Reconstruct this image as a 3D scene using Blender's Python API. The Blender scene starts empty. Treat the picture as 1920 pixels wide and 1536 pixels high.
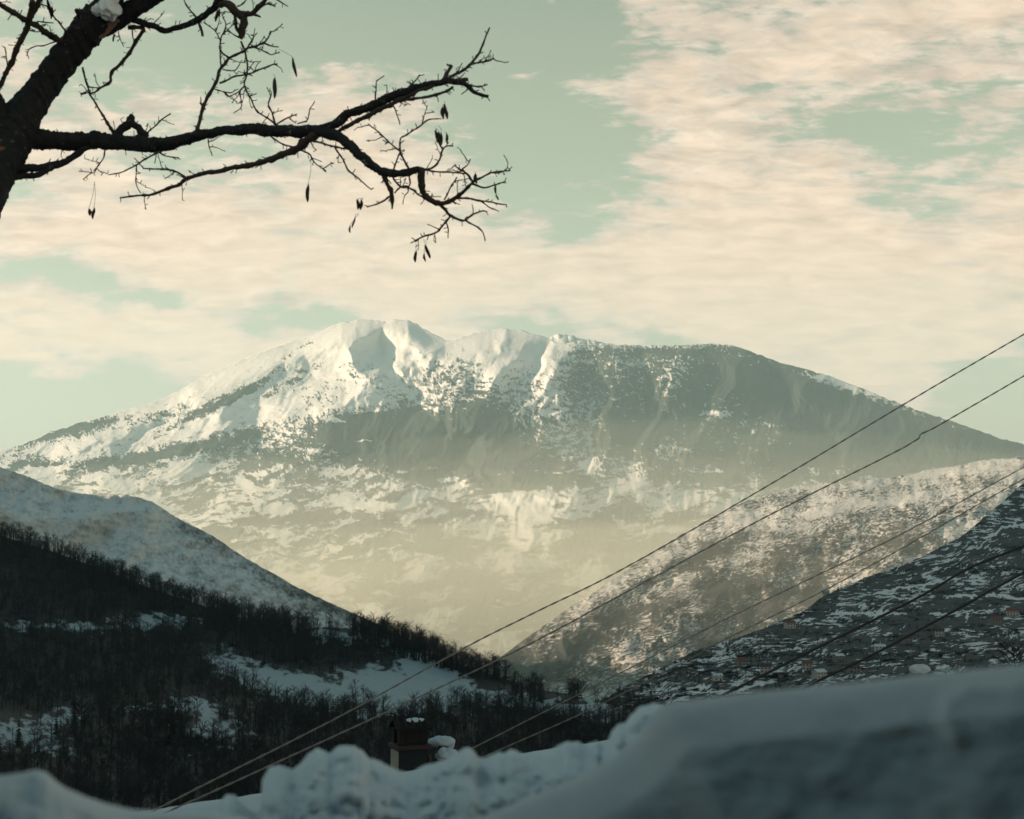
import bpy, bmesh, math, random
import numpy as np
from mathutils import Vector, Matrix, Euler
random.seed(7)
SC = bpy.context.scene
COL = SC.collection
# ------------------------------------------------------------------ camera, sky, sun, exposure
FPX = 2667.0            # focal length in pixels of the 1920 px wide photograph (50 mm on 36 mm)
PITCH = math.radians(5.0)
cam_data = bpy.data.cameras.new('camera')
cam_data.lens = 50.0; cam_data.sensor_width = 36.0
cam_data.clip_start = 0.05; cam_data.clip_end = 90000
cam_data.dof.use_dof = True; cam_data.dof.focus_distance = 40.0; cam_data.dof.aperture_fstop = 6.3
cam = bpy.data.objects.new('camera', cam_data); COL.objects.link(cam)
cam.location = (0, 0, 0); cam.rotation_euler = (math.radians(90) + PITCH, 0, 0)
SC.camera = cam
SUN_EL, SUN_AZ = math.radians(18), math.radians(-90)     # azimuth from +Y towards +X
sdir = Vector((math.sin(SUN_AZ) * math.cos(SUN_EL), math.cos(SUN_AZ) * math.cos(SUN_EL), math.sin(SUN_EL)))
sun_data = bpy.data.lights.new('sun', 'SUN'); sun_data.energy = 5.0; sun_data.angle = math.radians(0.5)
sun_data.color = (1.0, 0.73, 0.51)
sun = bpy.data.objects.new('sun', sun_data); COL.objects.link(sun)
sun.rotation_euler = (-sdir).to_track_quat('-Z', 'Y').to_euler()
SC.view_settings.view_transform = 'Standard'; SC.view_settings.look = 'None'
SC.view_settings.exposure = 0.7; SC.view_settings.gamma = 1.0; SC.view_settings.use_curve_mapping = False
SC.cycles.use_denoising = True
SC.cycles.max_bounces = 5; SC.cycles.diffuse_bounces = 3; SC.cycles.volume_bounces = 3
SC.cycles.glossy_bounces = 2; SC.cycles.transmission_bounces = 2; SC.cycles.transparent_max_bounces = 48
SC.cycles.sample_clamp_indirect = 4.0

def px_dir(px, py):
    """unit direction through a pixel of the photograph, used to read bearings and elevations off it"""
    x = (np.asarray(px, float) - 960) / FPX; y = (768 - np.asarray(py, float)) / FPX
    c, s = math.cos(PITCH), math.sin(PITCH)
    d = np.stack([x, c - y * s, s + y * c], -1)
    return d / np.linalg.norm(d, axis=-1, keepdims=True)
def at(px, py, r): return Vector(px_dir(px, py) * r)

world = bpy.data.worlds.new('World'); SC.world = world; world.use_nodes = True
wt = world.node_tree; W = wt.nodes; WL = wt.links.new
class NT:
    """tiny helper for building node maths"""
    def __init__(s, t): s.t = t; s.n = t.nodes; s.l = t.links.new
    def put(s, sock, v):
        if v is None: return
        if isinstance(v, bpy.types.NodeSocket): s.l(v, sock)
        else:
            try: sock.default_value = v
            except Exception: sock.default_value = tuple(v) + (1.0,)
    def m(s, op, a=None, b=None, c=None, clamp=False):
        n = s.n.new('ShaderNodeMath'); n.operation = op; n.use_clamp = clamp
        for i, v in enumerate((a, b, c)): s.put(n.inputs[i], v)
        return n.outputs[0]
    def vm(s, op, a=None, b=None, scale=None):
        n = s.n.new('ShaderNodeVectorMath'); n.operation = op
        s.put(n.inputs[0], a); s.put(n.inputs[1], b)
        if scale is not None: s.put(n.inputs['Scale'], scale)
        return n.outputs['Value'] if op in ('DOT_PRODUCT', 'LENGTH', 'DISTANCE') else n.outputs[0]
    def mix(s, f, a, b):
        n = s.n.new('ShaderNodeMix'); n.data_type = 'RGBA'; n.clamp_factor = True
        s.put(n.inputs[0], f); s.put(n.inputs[6], a); s.put(n.inputs[7], b)
        return n.outputs[2]
    def noise(s, vec, scale, detail=5, rough=0.55, dist=0.0, col=False):
        n = s.n.new('ShaderNodeTexNoise'); s.put(n.inputs['Vector'], vec)
        n.inputs['Scale'].default_value = scale; n.inputs['Detail'].default_value = detail
        n.inputs['Roughness'].default_value = rough; n.inputs['Distortion'].default_value = dist
        return n.outputs['Color' if col else 'Fac']
    def ramp(s, v, lo, hi, a=0.0, b=1.0, smooth=True):
        n = s.n.new('ShaderNodeMapRange'); n.interpolation_type = 'SMOOTHSTEP' if smooth else 'LINEAR'
        s.put(n.inputs[0], v); s.put(n.inputs[1], lo); s.put(n.inputs[2], hi); s.put(n.inputs[3], a); s.put(n.inputs[4], b)
        return n.outputs[0]
    def mapping(s, vec, scale=(1, 1, 1), rot=(0, 0, 0), loc=(0, 0, 0)):
        n = s.n.new('ShaderNodeMapping'); s.put(n.inputs[0], vec)
        n.inputs['Scale'].default_value = scale; n.inputs['Rotation'].default_value = rot; n.inputs['Location'].default_value = loc
        return n.outputs[0]
w = NT(wt)
skyn = W.new('ShaderNodeTexSky'); skyn.sky_type = 'NISHITA'; skyn.sun_disc = False
skyn.sun_elevation = SUN_EL; skyn.sun_rotation = SUN_AZ; skyn.dust_density = 1.5
bw = W.new('ShaderNodeRGBToBW'); WL(skyn.outputs[0], bw.inputs[0])
lum = w.m('MULTIPLY', bw.outputs[0], 0.1)
lum = w.m('POWER', lum, 1.2)
f = w.m('DIVIDE', lum, w.m('ADD', lum, 0.4))            # soft shoulder: thin cloud veils the bright sky round the sun
tc = W.new('ShaderNodeTexCoord').outputs['Generated']
sx = W.new('ShaderNodeSeparateXYZ'); WL(tc, sx.inputs[0])
el = sx.outputs[2]
zc = w.m('MAXIMUM', el, 0.0); zc = w.m('ADD', zc, 0.20)
cx = W.new('ShaderNodeCombineXYZ')                       # cloud deck: directions projected on a high flat layer
WL(w.m('DIVIDE', sx.outputs[0], zc), cx.inputs[0]); WL(w.m('DIVIDE', sx.outputs[1], zc), cx.inputs[1])
deck = cx.outputs[0]
big = w.noise(w.mapping(deck, (0.8, 1.0, 1), (0, 0, 0.5), (3.1, 1.7, 0)), 3.4, 3, 0.5)
puff = w.noise(w.mapping(deck, (1.0, 1.25, 1), (0, 0, 0.35), (0.4, 7.7, 0)), 8.5, 8, 0.56, 0.4)
fine = w.noise(w.mapping(deck, (1.0, 1.7, 1), (0, 0, 0.2), (5, 2, 0)), 30.0, 6, 0.60, 0.3)
cov = w.m('ADD', w.m('MULTIPLY', big, 0.50), w.m('ADD', w.m('MULTIPLY', puff, 0.95), w.m('MULTIPLY', w.m('SUBTRACT', fine, 0.5), w.ramp(el, .08, .30, .12, .50))))
cov = w.m('ADD', cov, 0.20)
# where this sky's larger gaps (-) and banks (+) of cloud lie: bearing px, py, angular size in px, amount
SKYB = [(1090, 360, 170, -.30), (1000, 230, 150, -.24), (620, 40, 150, -.20), (870, 60, 220, -.18), (1010, 60, 150, -.2), (300, 60, 160, -.20), (370, 330, 110, -.20),
        (1740, 120, 100, -.10), (1600, 300, 110, -.17), (1780, 260, 110, -.14), (1480, 250, 90, -.12), (1280, 60, 120, -.08), (1700, 380, 90, -.10), (1080, 440, 60, -.2),
        (170, 558, 110, -.22), (330, 575, 70, -.14), (560, 598, 110, -.24), (300, 780, 160, -.3), (100, 800, 160, -.3), (40, 760, 150, -.45), (1000, 620, 110, -.34), (1250, 640, 90, -.22), (1850, 760, 150, -.3),
        (200, 430, 260, .22), (600, 520, 300, .26), (1000, 560, 260, .2), (1350, 560, 330, .28), (1750, 560, 330, .24), (250, 660, 300, .3),
        (1420, 110, 240, .15), (1800, 90, 220, .07), (1680, 240, 200, .05), (1330, 300, 140, .17), (1500, 400, 200, .18), (1180, 200, 90, .10), (1850, 230, 80, .1), (600, 220, 130, .12), (700, 300, 150, .16), (1880, 60, 110, .08), (300, 160, 80, .1)]
nrm = w.vm('NORMALIZE', tc)
warp = w.vm('SCALE', w.vm('SUBTRACT', w.noise(nrm, 9.0, 4, 0.6, 0, True), (0.5, 0.5, 0.5)), None, 0.09)
nrm2 = w.vm('ADD', nrm, warp)
for (bx, by, br, ba) in SKYB:
    d = px_dir(bx, by)
    n = w.vm('SUBTRACT', nrm2, tuple(d))
    n = w.vm('LENGTH', w.vm('MULTIPLY', n, (0.62, 0.8, 1.35)))     # banks lie flat: wider than tall
    cov = w.m('ADD', cov, w.ramp(n, 0.0, br * 1.25 / FPX, ba, 0.0))
for (bx, by, br, ba) in [(150, 556, 190, -.34), (330, 572, 120, -.2), (560, 598, 170, -.34), (1020, 622, 200, -.22), (650, 35, 150, -.1), (680, 125, 120, .22), (1010, 130, 60, .2), (1260, 640, 120, -.2)]:
    n = w.vm('LENGTH', w.vm('MULTIPLY', w.vm('SUBTRACT', nrm2, tuple(px_dir(bx, by))), (0.7, 0.9, 3.6)))
    cov = w.m('ADD', cov, w.ramp(n, 0.0, br / FPX, ba, 0.0))
cloud = w.ramp(cov, 0.82, 1.02)
dens = w.ramp(cov, 0.90, 1.25)
blue = w.mix(w.ramp(el, 0.28, 0.75), (0.97, 1.12, 0.84, 1), (0.05, 0.50, 0.76, 1))
blue = w.mix(w.ramp(el, 0.0, 0.26), (0.98, 0.94, 0.71, 1), blue)
blue = w.vm('SCALE', blue, None, w.m('MULTIPLY', f, 9.4))
shade = w.noise(w.mapping(deck, (1, 1.6, 1), (0, 0, .35), (0.43, 7.9, 0)), 12.0, 6, 0.6, .5)
shade = w.m('MULTIPLY', w.m('SUBTRACT', shade, 0.5), w.ramp(el, .06, .30, .22, 1.1))
ccol = w.mix(dens, (4.7, 4.1, 3.3, 1), (5.9, 4.68, 3.5, 1))
ccol = w.vm('SCALE', ccol, None, w.m('MULTIPLY', w.m('ADD', w.m('MULTIPLY', f, 1.0), 0.66), w.m('ADD', shade, 1.01)))
fin = w.mix(w.m('MULTIPLY', cloud, w.ramp(el, 0.36, 0.62, 1.0, 0.15)), blue, ccol)
bg = W['Background']; WL(fin, bg.inputs[0]); bg.inputs[1].default_value = 0.1
# ------------------------------------------------------------------ numpy noise
_rng = np.random.RandomState(11)
_perm = _rng.permutation(512); _perm = np.concatenate([_perm, _perm])
_ga = _rng.rand(512) * 2 * np.pi; _gx, _gy = np.cos(_ga), np.sin(_ga)
def pnoise(x, y, seed=0):
    x = np.asarray(x, float) + seed * 17.31; y = np.asarray(y, float) + seed * 5.77
    xi = np.floor(x).astype(int); yi = np.floor(y).astype(int); xf = x - xi; yf = y - yi
    u = xf ** 3 * (xf * (xf * 6 - 15) + 10); v = yf ** 3 * (yf * (yf * 6 - 15) + 10)
    def g(ix, iy, fx, fy):
        h = _perm[(_perm[ix & 511] + iy) & 511]
        return _gx[h] * fx + _gy[h] * fy
    a = g(xi, yi, xf, yf); b = g(xi + 1, yi, xf - 1, yf); c = g(xi, yi + 1, xf, yf - 1); d = g(xi + 1, yi + 1, xf - 1, yf - 1)
    return (a * (1 - u) + b * u) * (1 - v) + (c * (1 - u) + d * u) * v
def fbm(x, y, octv=5, gain=0.5, seed=0):
    s = 0; a = 1.0; f_ = 1.0
    for i in range(octv):
        s = s + a * pnoise(np.asarray(x) * f_, np.asarray(y) * f_, seed + i); a *= gain; f_ *= 2.03
    return s * 1.25
def ridged(x, y, octv=5, gain=0.5, seed=0):
    s = 0; a = 1.0; f_ = 1.0
    for i in range(octv):
        s = s + a * (1 - 2.2 * np.abs(pnoise(np.asarray(x) * f_, np.asarray(y) * f_, seed + i))); a *= gain; f_ *= 2.05
    return s
def sstep(a, b, x):
    t = np.clip((x - a) / (b - a), 0, 1); return t * t * (3 - 2 * t)
def pl(points, x):
    p = np.array(points, float); return np.interp(x, p[:, 0], p[:, 1])
def polydist(X, Y, pts):
    best = np.full(X.shape, 1e9)
    for (x0, y0), (x1, y1) in zip(pts[:-1], pts[1:]):
        dx, dy = x1 - x0, y1 - y0; L = dx * dx + dy * dy + 1e-9
        t = np.clip(((X - x0) * dx + (Y - y0) * dy) / L, 0, 1)
        best = np.minimum(best, np.hypot(X - x0 - t * dx, Y - y0 - t * dy))
    return best
def blobs(X, Y, lst):
    s = np.zeros(X.shape)
    for (cx_, cy_, rx, ry, ang, amt) in lst:
        a = math.radians(ang); c, sn = math.cos(a), math.sin(a)
        u = (X - cx_) * c - (Y - cy_) * sn; v = (X - cx_) * sn + (Y - cy_) * c
        s = s + amt * np.exp(-((u / rx) ** 2 + (v / ry) ** 2))
    return s
# ------------------------------------------------------------------ object helpers
def tag(o, label=None, cat=None, group=None, kind=None):
    if label: o['label'] = label
    if cat: o['category'] = cat
    if group: o['group'] = group
    if kind: o['kind'] = kind
    return o
def grid_mesh(name, PTS, mat, attrs=None, smooth=True):
    """PTS: rows x cols x 3 -> one mesh; attrs: dict name -> rows x cols floats"""
    R, Cn = PTS.shape[:2]
    me = bpy.data.meshes.new(name)
    me.vertices.add(R * Cn); me.vertices.foreach_set('co', PTS.reshape(-1).astype(np.float32))
    i = np.arange((R - 1) * (Cn - 1)); r_, c_ = i // (Cn - 1), i % (Cn - 1)
    a = r_ * Cn + c_; F = np.stack([a, a + Cn, a + Cn + 1, a + 1], 1).astype(np.int32)
    me.loops.add(F.size); me.loops.foreach_set('vertex_index', F.reshape(-1))
    me.polygons.add(len(F)); me.polygons.foreach_set('loop_start', np.arange(0, F.size, 4, dtype=np.int32))
    me.polygons.foreach_set('loop_total', np.full(len(F), 4, np.int32))
    me.update(calc_edges=True)
    me.polygons.foreach_set('use_smooth', np.full(len(F), smooth))
    for k, v in (attrs or {}).items():
        at_ = me.attributes.new(k, 'FLOAT', 'POINT'); at_.data.foreach_set('value', v.reshape(-1).astype(np.float32))
    me.materials.append(mat)
    o = bpy.data.objects.new(name, me); COL.objects.link(o)
    return o
def raw_mesh(name, verts, faces, mat, parent=None, smooth=False, mats=None, midx=None):
    me = bpy.data.meshes.new(name); me.from_pydata([tuple(v) for v in verts], [], faces)
    for m_ in (mats or [mat]): me.materials.append(m_)
    if midx is not None: me.polygons.foreach_set('material_index', midx)
    if smooth: me.polygons.foreach_set('use_smooth', [True] * len(faces))
    me.update()
    o = bpy.data.objects.new(name, me); COL.objects.link(o)
    if parent: o.parent = parent
    return o
def empty(name, loc, rz=0):
    o = bpy.data.objects.new(name, None); COL.objects.link(o); o.location = loc; o.rotation_euler = (0, 0, rz); return o
def new_mat(name):
    m = bpy.data.materials.new(name); m.use_nodes = True
    t = NT(m.node_tree); b = m.node_tree.nodes['Principled BSDF']
    b.inputs['Roughness'].default_value = 0.8; b.inputs['Specular IOR Level'].default_value = 0.2
    return m, t, b
def attr(t, name):
    n = t.n.new('ShaderNodeAttribute'); n.attribute_name = name; return n.outputs['Fac']
def geo_pos(t): return t.n.new('ShaderNodeNewGeometry').outputs['Position']
def bump(t, b, h, strength, dist):
    n = t.n.new('ShaderNodeBump'); n.inputs['Strength'].default_value = strength; n.inputs['Distance'].default_value = dist
    t.put(n.inputs['Height'], h); t.l(n.outputs[0], b.inputs['Normal'])
SNOW = (0.66, 0.67, 0.66, 1)
def terrain_mat(name, dark, dark2, scale, bdist, jitter=0.25, sharp=0.12, snow=SNOW):
    """snow over dark ground; the vertex attribute 'bare' says how much of the ground is bare or wooded"""
    m, t, b = new_mat(name)
    pos = geo_pos(t)
    n1 = t.noise(pos, scale, 5, 0.65); n2 = t.noise(pos, scale * 0.17, 4, 0.6)
    v = t.m('ADD', attr(t, 'bare'), t.m('MULTIPLY', t.m('SUBTRACT', n1, 0.5), jitter * 2))
    k = t.ramp(v, 0.5 - sharp, 0.5 + sharp)
    dk = t.mix(n2, dark, dark2)
    sn = t.mix(t.noise(pos, scale * 0.05, 4, 0.6), tuple(c * 0.9 for c in snow[:3]) + (1,), snow)
    t.put(b.inputs['Base Color'], t.mix(k, sn, dk))
    bump(t, b, t.m('ADD', t.m('MULTIPLY', n1, 1.0), t.m('MULTIPLY', k, 0.8)), 0.7, bdist)
    return m
# ------------------------------------------------------------------ the land
# every slope is a sheet whose distance grows from its foot to its crest; crest outlines follow the photograph's skyline bearings
def slope(name, x0, x1, step, top, bottom, vstep, dist, bare, mat, rough=1.5, rscale=22, seed=0, back=(1.03, 1.08, 1.2), backdrop=(0.03, 0.10, 0.28)):
    xs = np.arange(x0, x1 + step, step, float)
    T = top(xs) + fbm(xs / rscale, xs * 0 + seed, 5, 0.6, seed) * rough * 2
    Bt = bottom(xs)
    nr = int(np.max(Bt - T) / vstep) + 2
    tt = np.linspace(0, 1, nr)[:, None]
    Y = T[None] + (Bt - T)[None] * tt; X = np.repeat(xs[None], nr, 0)
    R = dist(X, Y, tt)
    # keep the surface a height field: distance must not grow downwards
    D = px_dir(X, Y)
    H = D * R[..., None]
    at_ = bare(X, Y, tt)
    rows = []
    top_row = H[0]; hd = top_row[:, :2] / np.linalg.norm(top_row[:, :2], axis=1, keepdims=True)
    L = np.linalg.norm(top_row[:, :2], axis=1)
    for k, dz in zip(back[::-1], backdrop[::-1]):
        p = np.zeros_like(top_row); p[:, :2] = hd * (L * k)[:, None]; p[:, 2] = top_row[:, 2] - L * dz * 0.6
        rows.append(p)
    P = np.concatenate([np.array(rows), H], 0)
    A = np.concatenate([np.repeat(at_[:1], len(rows), 0), at_], 0)
    o = grid_mesh(name, P, mat, {'bare': A})
    o['kind'] = 'structure'
    return o, (xs, X, Y, R, at_)

# --- the great massif, 9 to 12 km away
M_TOP = [(-200, 905), (0, 846), (60, 828), (100, 808), (180, 785), (230, 771), (290, 754), (330, 736), (370, 712), (420, 690), (480, 664), (540, 642), (575, 632), (600, 622), (640, 604), (655, 603), (690, 599), (715, 603), (740, 598), (765, 599), (785, 610), (805, 622), (835, 638), (850, 636), (870, 631), (900, 622), (950, 616), (985, 621), (1020, 631), (1045, 643), (1075, 643), (1110, 649), (1150, 646), (1230, 649), (1300, 646), (1345, 644), (1390, 652), (1440, 672), (1500, 690), (1570, 710), (1620, 730), (1700, 762), (1800, 795), (1870, 820), (1920, 834), (2150, 900)]
RIDGES = [  # points, how far they stand out (m), half width (px)
    ([(760, 600), (700, 612), (655, 655), (690, 720), (640, 770), (560, 800)], 330, 90),
    ([(640, 605), (560, 660), (470, 720), (400, 770)], 160, 60),
    ([(480, 665), (380, 735), (260, 800), (150, 850)], 180, 60),
    ([(950, 616), (925, 660), (870, 700), (850, 760), (838, 800)], 360, 85),
    ([(870, 632), (800, 660), (760, 690), (770, 730), (820, 780)], 200, 50),
    ([(940, 690), (915, 740), (895, 800)], 200, 45),
    ([(1050, 645), (1010, 700), (950, 770), (890, 850)], 420, 80),
    ([(1040, 700), (1050, 770), (1010, 830), (960, 880)], 220, 50),
    ([(1150, 650), (1160, 720), (1130, 800), (1100, 880), (1080, 900)], 300, 50),
    ([(1290, 648), (1260, 700), (1250, 760), (1200, 850)], 320, 70),
    ([(1400, 655), (1370, 720), (1340, 780), (1290, 850)], 260, 70),
    ([(1520, 695), (1500, 760), (1440, 840), (1380, 900)], 260, 80),
    ([(1640, 735), (1620, 800), (1580, 860)], 160, 70),
    ([(420, 800), (330, 850), (200, 900)], 160, 60), ([(620, 830), (520, 900), (440, 980)], 170, 70),
    ([(900, 920), (980, 930), (1080, 940), (1010, 1010), (960, 1080)], 260, 80),
    ([(800, 1060), (740, 1110), (700, 1180)], 140, 70), ([(1240, 900), (1150, 930)], 150, 50)]
GULLIES = [
    ([(728, 596), (712, 640), (718, 672), (748, 700), (790, 760), (830, 800), (860, 850)], 300, 52),
    ([(1030, 650), (960, 740), (900, 810), (865, 860)], 280, 40),
    ([(1090, 690), (1108, 760), (1106, 830), (1095, 880)], 320, 40),
    ([(860, 900), (930, 990), (1010, 1060), (1060, 1130), (1080, 1230)], 380, 110),
    ([(1440, 690), (1480, 760), (1560, 850)], 200, 50), ([(1190, 700), (1210, 780), (1180, 860)], 180, 45),
    ([(330, 740), (300, 790), (240, 830)], 120, 40), ([(560, 810), (480, 850), (400, 900), (340, 960)], 160, 50),
    ([(690, 930), (640, 1000), (560, 1060)], 160, 60)]
def m_dist(X, Y, tt):
    T = pl(M_TOP, X[:1])
    base = np.interp(Y, [600, 700, 850, 900, 1000, 1100, 1300], [11700, 10700, 9300, 8700, 7300, 6300, 4900])
    edge = 1 + 0 * X
    off = 0
    Xw = X + fbm(X / 60, Y / 60, 3, .42, 3) * 15; Yw = Y + fbm(X / 60, Y / 60, 3, .42, 9) * 15
    for p, a, w_ in RIDGES: off = off - a * np.maximum(0, 1 - polydist(Xw, Yw, p) / w_) ** 1.15
    for p, a, w_ in GULLIES: off = off + a * np.maximum(0, 1 - polydist(Xw, Yw, p) / w_) ** 1.15
    k = sstep(0, 40, Y - T)
    rocky = np.clip(.12 + sstep(560, 760, X) * sstep(640, 720, Y) + blobs(X, Y, [(740, 615, 50, 20, 0, .7), (640, 630, 90, 16, 25, .5)]), 0, 1)
    def spur(dx, dy, w_, l_, o_, sd):                     # ribs running down the fall line (dx, dy)
        L_ = math.hypot(dx, dy); u = (X * dy - Y * dx) / L_; v = (X * dx + Y * dy) / L_
        return ridged(u / w_ + fbm(u / 90, v / 90, 2, .5, sd + 3) * .5, v / l_, o_, .55, sd)
    kl, kr = sstep(760, 520, X), sstep(1020, 1180, X); km = (1 - kl) * (1 - kr)
    off = off - kl * (spur(-.88, .50, 60, 420, 4, 5) * 34 + spur(-.75, .65, 20, 90, 4, 6) * 9)
    off = off - km * rocky * (spur(-.50, .86, 70, 230, 5, 7) * 62 + spur(-.45, .9, 20, 60, 4, 8) * 22)
    off = off - kr * (spur(-.22, .97, 80, 260, 5, 9) * 66 + spur(-.3, .95, 20, 70, 4, 10) * 17)
    off = off + fbm(X / 24, Y / 18, 4, .55, 2) * 6
    low = sstep(860, 990, Y + fbm(X / 70, Y / 40, 3, .5, 77) * 60)
    off = off * (1 - 0.2 * low)
    off = off + low * (fbm(X / 130, Y / 70, 3, .45, 8) * 110 - ridged(X / 80 + Y / 70, Y / 160, 3, .45, 88) * 22)
    return base + off * (0.25 + 0.75 * k) + np.maximum(0, 720 - X) * 1.5 + np.maximum(0, X - 1080) * 1.5
def m_bare(X, Y, tt):
    X0, Y0 = X, Y
    X = X + fbm(X0 / 45, Y0 / 30, 5, .55, 91) * 9; Y = Y + fbm(X0 / 40, Y0 / 22, 4, .55, 95) * 5
    f_ = blobs(X, Y, [(770, 825, 200, 45, 0, 1.1), (680, 800, 90, 26, 5, .9), (900, 810, 70, 60, 30, .6), (800, 880, 220, 40, 0, .55), (960, 880, 120, 40, 0, .4),
        (250, 860, 90, 12, 8, .8), (345, 842, 70, 12, 12, .8), (450, 820, 60, 14, 15, .8), (60, 868, 50, 10, 4, .8), (390, 765, 90, 9, 26, 1.0), (470, 728, 70, 6, 30, .8), (300, 780, 60, 12, 22, .55),
        (110, 810, 70, 9, 20, 1.2), (180, 800, 60, 10, 18, .9), (540, 716, 60, 9, 30, .65), (565, 650, 50, 4, 30, .5), (500, 860, 90, 22, 0, .65), (420, 905, 120, 20, 5, .5), (560, 905, 60, 16, 0, .4),
        (600, 740, 50, 22, 10, .28), (670, 700, 60, 26, -20, .28), (725, 620, 26, 20, 30, .30), (820, 720, 70, 46, -30, .36), (900, 760, 50, 60, 30, .40), (780, 775, 60, 25, -35, .45), (850, 690, 60, 26, 20, .2),
        (985, 720, 40, 40, 40, .3), (1070, 720, 36, 60, 0, .40), (1120, 700, 50, 60, 0, .55), (1220, 720, 90, 80, 0, .56), (1340, 700, 110, 60, 0, .62), (1350, 780, 150, 60, 0, .6), (1440, 720, 90, 40, -20, .5),
        (1560, 770, 160, 70, -20, .95), (1720, 830, 170, 60, -18, 1.1), (1880, 860, 120, 50, -18, 1.2), (1140, 800, 60, 60, 0, .5), (1230, 830, 100, 50, 0, .55), (1000, 800, 60, 60, 0, .28),
        (1500, 860, 200, 40, 0, .8), (1230, 660, 180, 10, 0, .4), (1440, 665, 60, 9, -20, .6),
        (1300, 900, 300, 30, 0, .3), (1150, 1000, 90, 60, 0, .55), (620, 980, 120, 50, 0, .35), (830, 1000, 80, 50, 0, .45), (700, 1100, 120, 60, 0, .35), (950, 1150, 140, 60, 0, .45), (450, 1000, 90, 40, 0, .3),
        (1265, 710, 20, 40, -25, -.5), (1345, 775, 22, 8, 5, -.8), (1255, 838, 34, 16, 0, -.55), (1560, 716, 46, 7, -14, -.7), (1640, 745, 60, 8, -22, -.5), (1380, 740, 30, 20, 0, -.2), (1108, 790, 5, 90, 0, -.5),
        (1100, 875, 16, 26, -20, -.6), (680, 828, 24, 2, 0, -1.4), (805, 828, 10, 2, 0, -1.2), (640, 790, 22, 3, -15, -1.2), (1190, 915, 60, 7, 12, -.6), (1000, 945, 90, 30, 8, -.40), (960, 1010, 50, 50, -30, -.4),
        (590, 850, 60, 8, 0, -.6), (630, 890, 60, 10, 6, -.6), (520, 880, 60, 12, 14, -.5), (550, 1010, 60, 12, 20, -.6), (780, 1080, 40, 26, 20, -.5), (690, 950, 40, 8, 0, -.5), (510, 1000, 30, 8, 0, -.6)])
    X, Y = X0, Y0 + fbm(X0 / 90, Y0 / 60, 2, .5, 97) * 12
    base = 0.10 + 0.20 * sstep(760, 900, Y) + 0.02 * sstep(860, 1000, Y)
    n = fbm(X / 16, Y / 9, 5, .62, 14) * 0.42 * sstep(600, 700, Y) * (1 - .5 * sstep(850, 950, Y)) + fbm(X / 85, Y / 30, 4, .5, 21) * 0.5 * sstep(820, 900, Y)
    w1 = sstep(800, 980, X)
    lay = 0
    for a_, wk in ((.27, 1 - w1), (.12, w1)):
        al = X * math.cos(a_) - Y * math.sin(a_); ac = X * math.sin(a_) + Y * math.cos(a_)
        lay = lay + wk * (fbm(al / 95, ac / 26, 5, .55, 69) * .50 + fbm(al / 40, ac / 8, 4, .6, 67) * .36 + fbm(al / 12, ac / 4, 3, .6, 68) * .26)
    n = n + lay * sstep(840, 890, Y) + .16 * sstep(930, 1010, Y)
    n = n + fbm(X / 4.0, Y / 3.2, 3, .7, 61) * 0.40 * sstep(0.12, 0.4, f_ + base) * (1 - .6 * sstep(850, 950, Y))
    return np.clip(base + f_ * .85 + n, 0, 1.2) * (1 - 0.6 * np.exp(-((X - 830) / 120) ** 2) * (Y < 640))
mat_massif = terrain_mat('massif_snow_and_forest', (0.020, 0.034, 0.032, 1), (0.045, 0.055, 0.045, 1), 0.02, 9, 0.22, 0.20, (0.74, 0.74, 0.72, 1))
slope('mountain', -160, 2080, 2.0, lambda x: pl(M_TOP, x), lambda x: x * 0 + 1330, 2.0, m_dist, m_bare, mat_massif, 1.2, 18, 1)
slope('mountain', 980, 1220, 2.5, lambda x: pl([(980, 655), (1010, 640), (1040, 628), (1060, 627), (1085, 633), (1110, 638), (1150, 645), (1220, 660)], x), lambda x: x * 0 + 680, 3,
      lambda X, Y, tt: 13800 - tt * 900 + ridged(X / 20, Y / 20, 4, .5, 3) * 60, lambda X, Y, tt: 0.30 + fbm(X / 6, Y / 4, 3, .6, 3) * .4, mat_massif, 1.2, 9, 6)

# --- lit terraced hill on the right, 3.5 to 6 km
R_TOP = [(800, 1330), (900, 1262), (980, 1200), (1050, 1152), (1130, 1100), (1200, 1050), (1280, 1000), (1330, 972), (1400, 940), (1480, 917), (1550, 905), (1650, 899), (1750, 881), (1850, 863), (1920, 856), (2150, 835)]
def r_dist(X, Y, tt):
    base = np.interp(Y, [850, 950, 1050, 1150, 1250, 1345], [6000, 4900, 4250, 3800, 3450, 3200])
    off = 0
    for p, a, w_ in [([(1600, 930), (1450, 985), (1330, 1020), (1250, 1060), (1150, 1120), (1060, 1200)], 120, 90),
                     ([(1700, 960), (1560, 1010), (1420, 1080), (1300, 1150), (1200, 1230)], 90, 70),
                     ([(1900, 900), (1750, 990), (1640, 1080)], 150, 80), ([(1350, 1060), (1250, 1150), (1130, 1230)], 50, 50)]:
        Xw = X + fbm(X / 50, Y / 50, 3, .5, 5) * 22; Yw = Y + fbm(X / 50, Y / 50, 3, .5, 6) * 22
        off = off - a * np.maximum(0, 1 - polydist(Xw, Yw, p) / w_)
    off = off - ridged(X / 110, Y / 60, 3, .45, 12) * 22 - ridged((X + Y) / 30, Y / 34, 3, .5, 13) * 3
    return base + off
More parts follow.
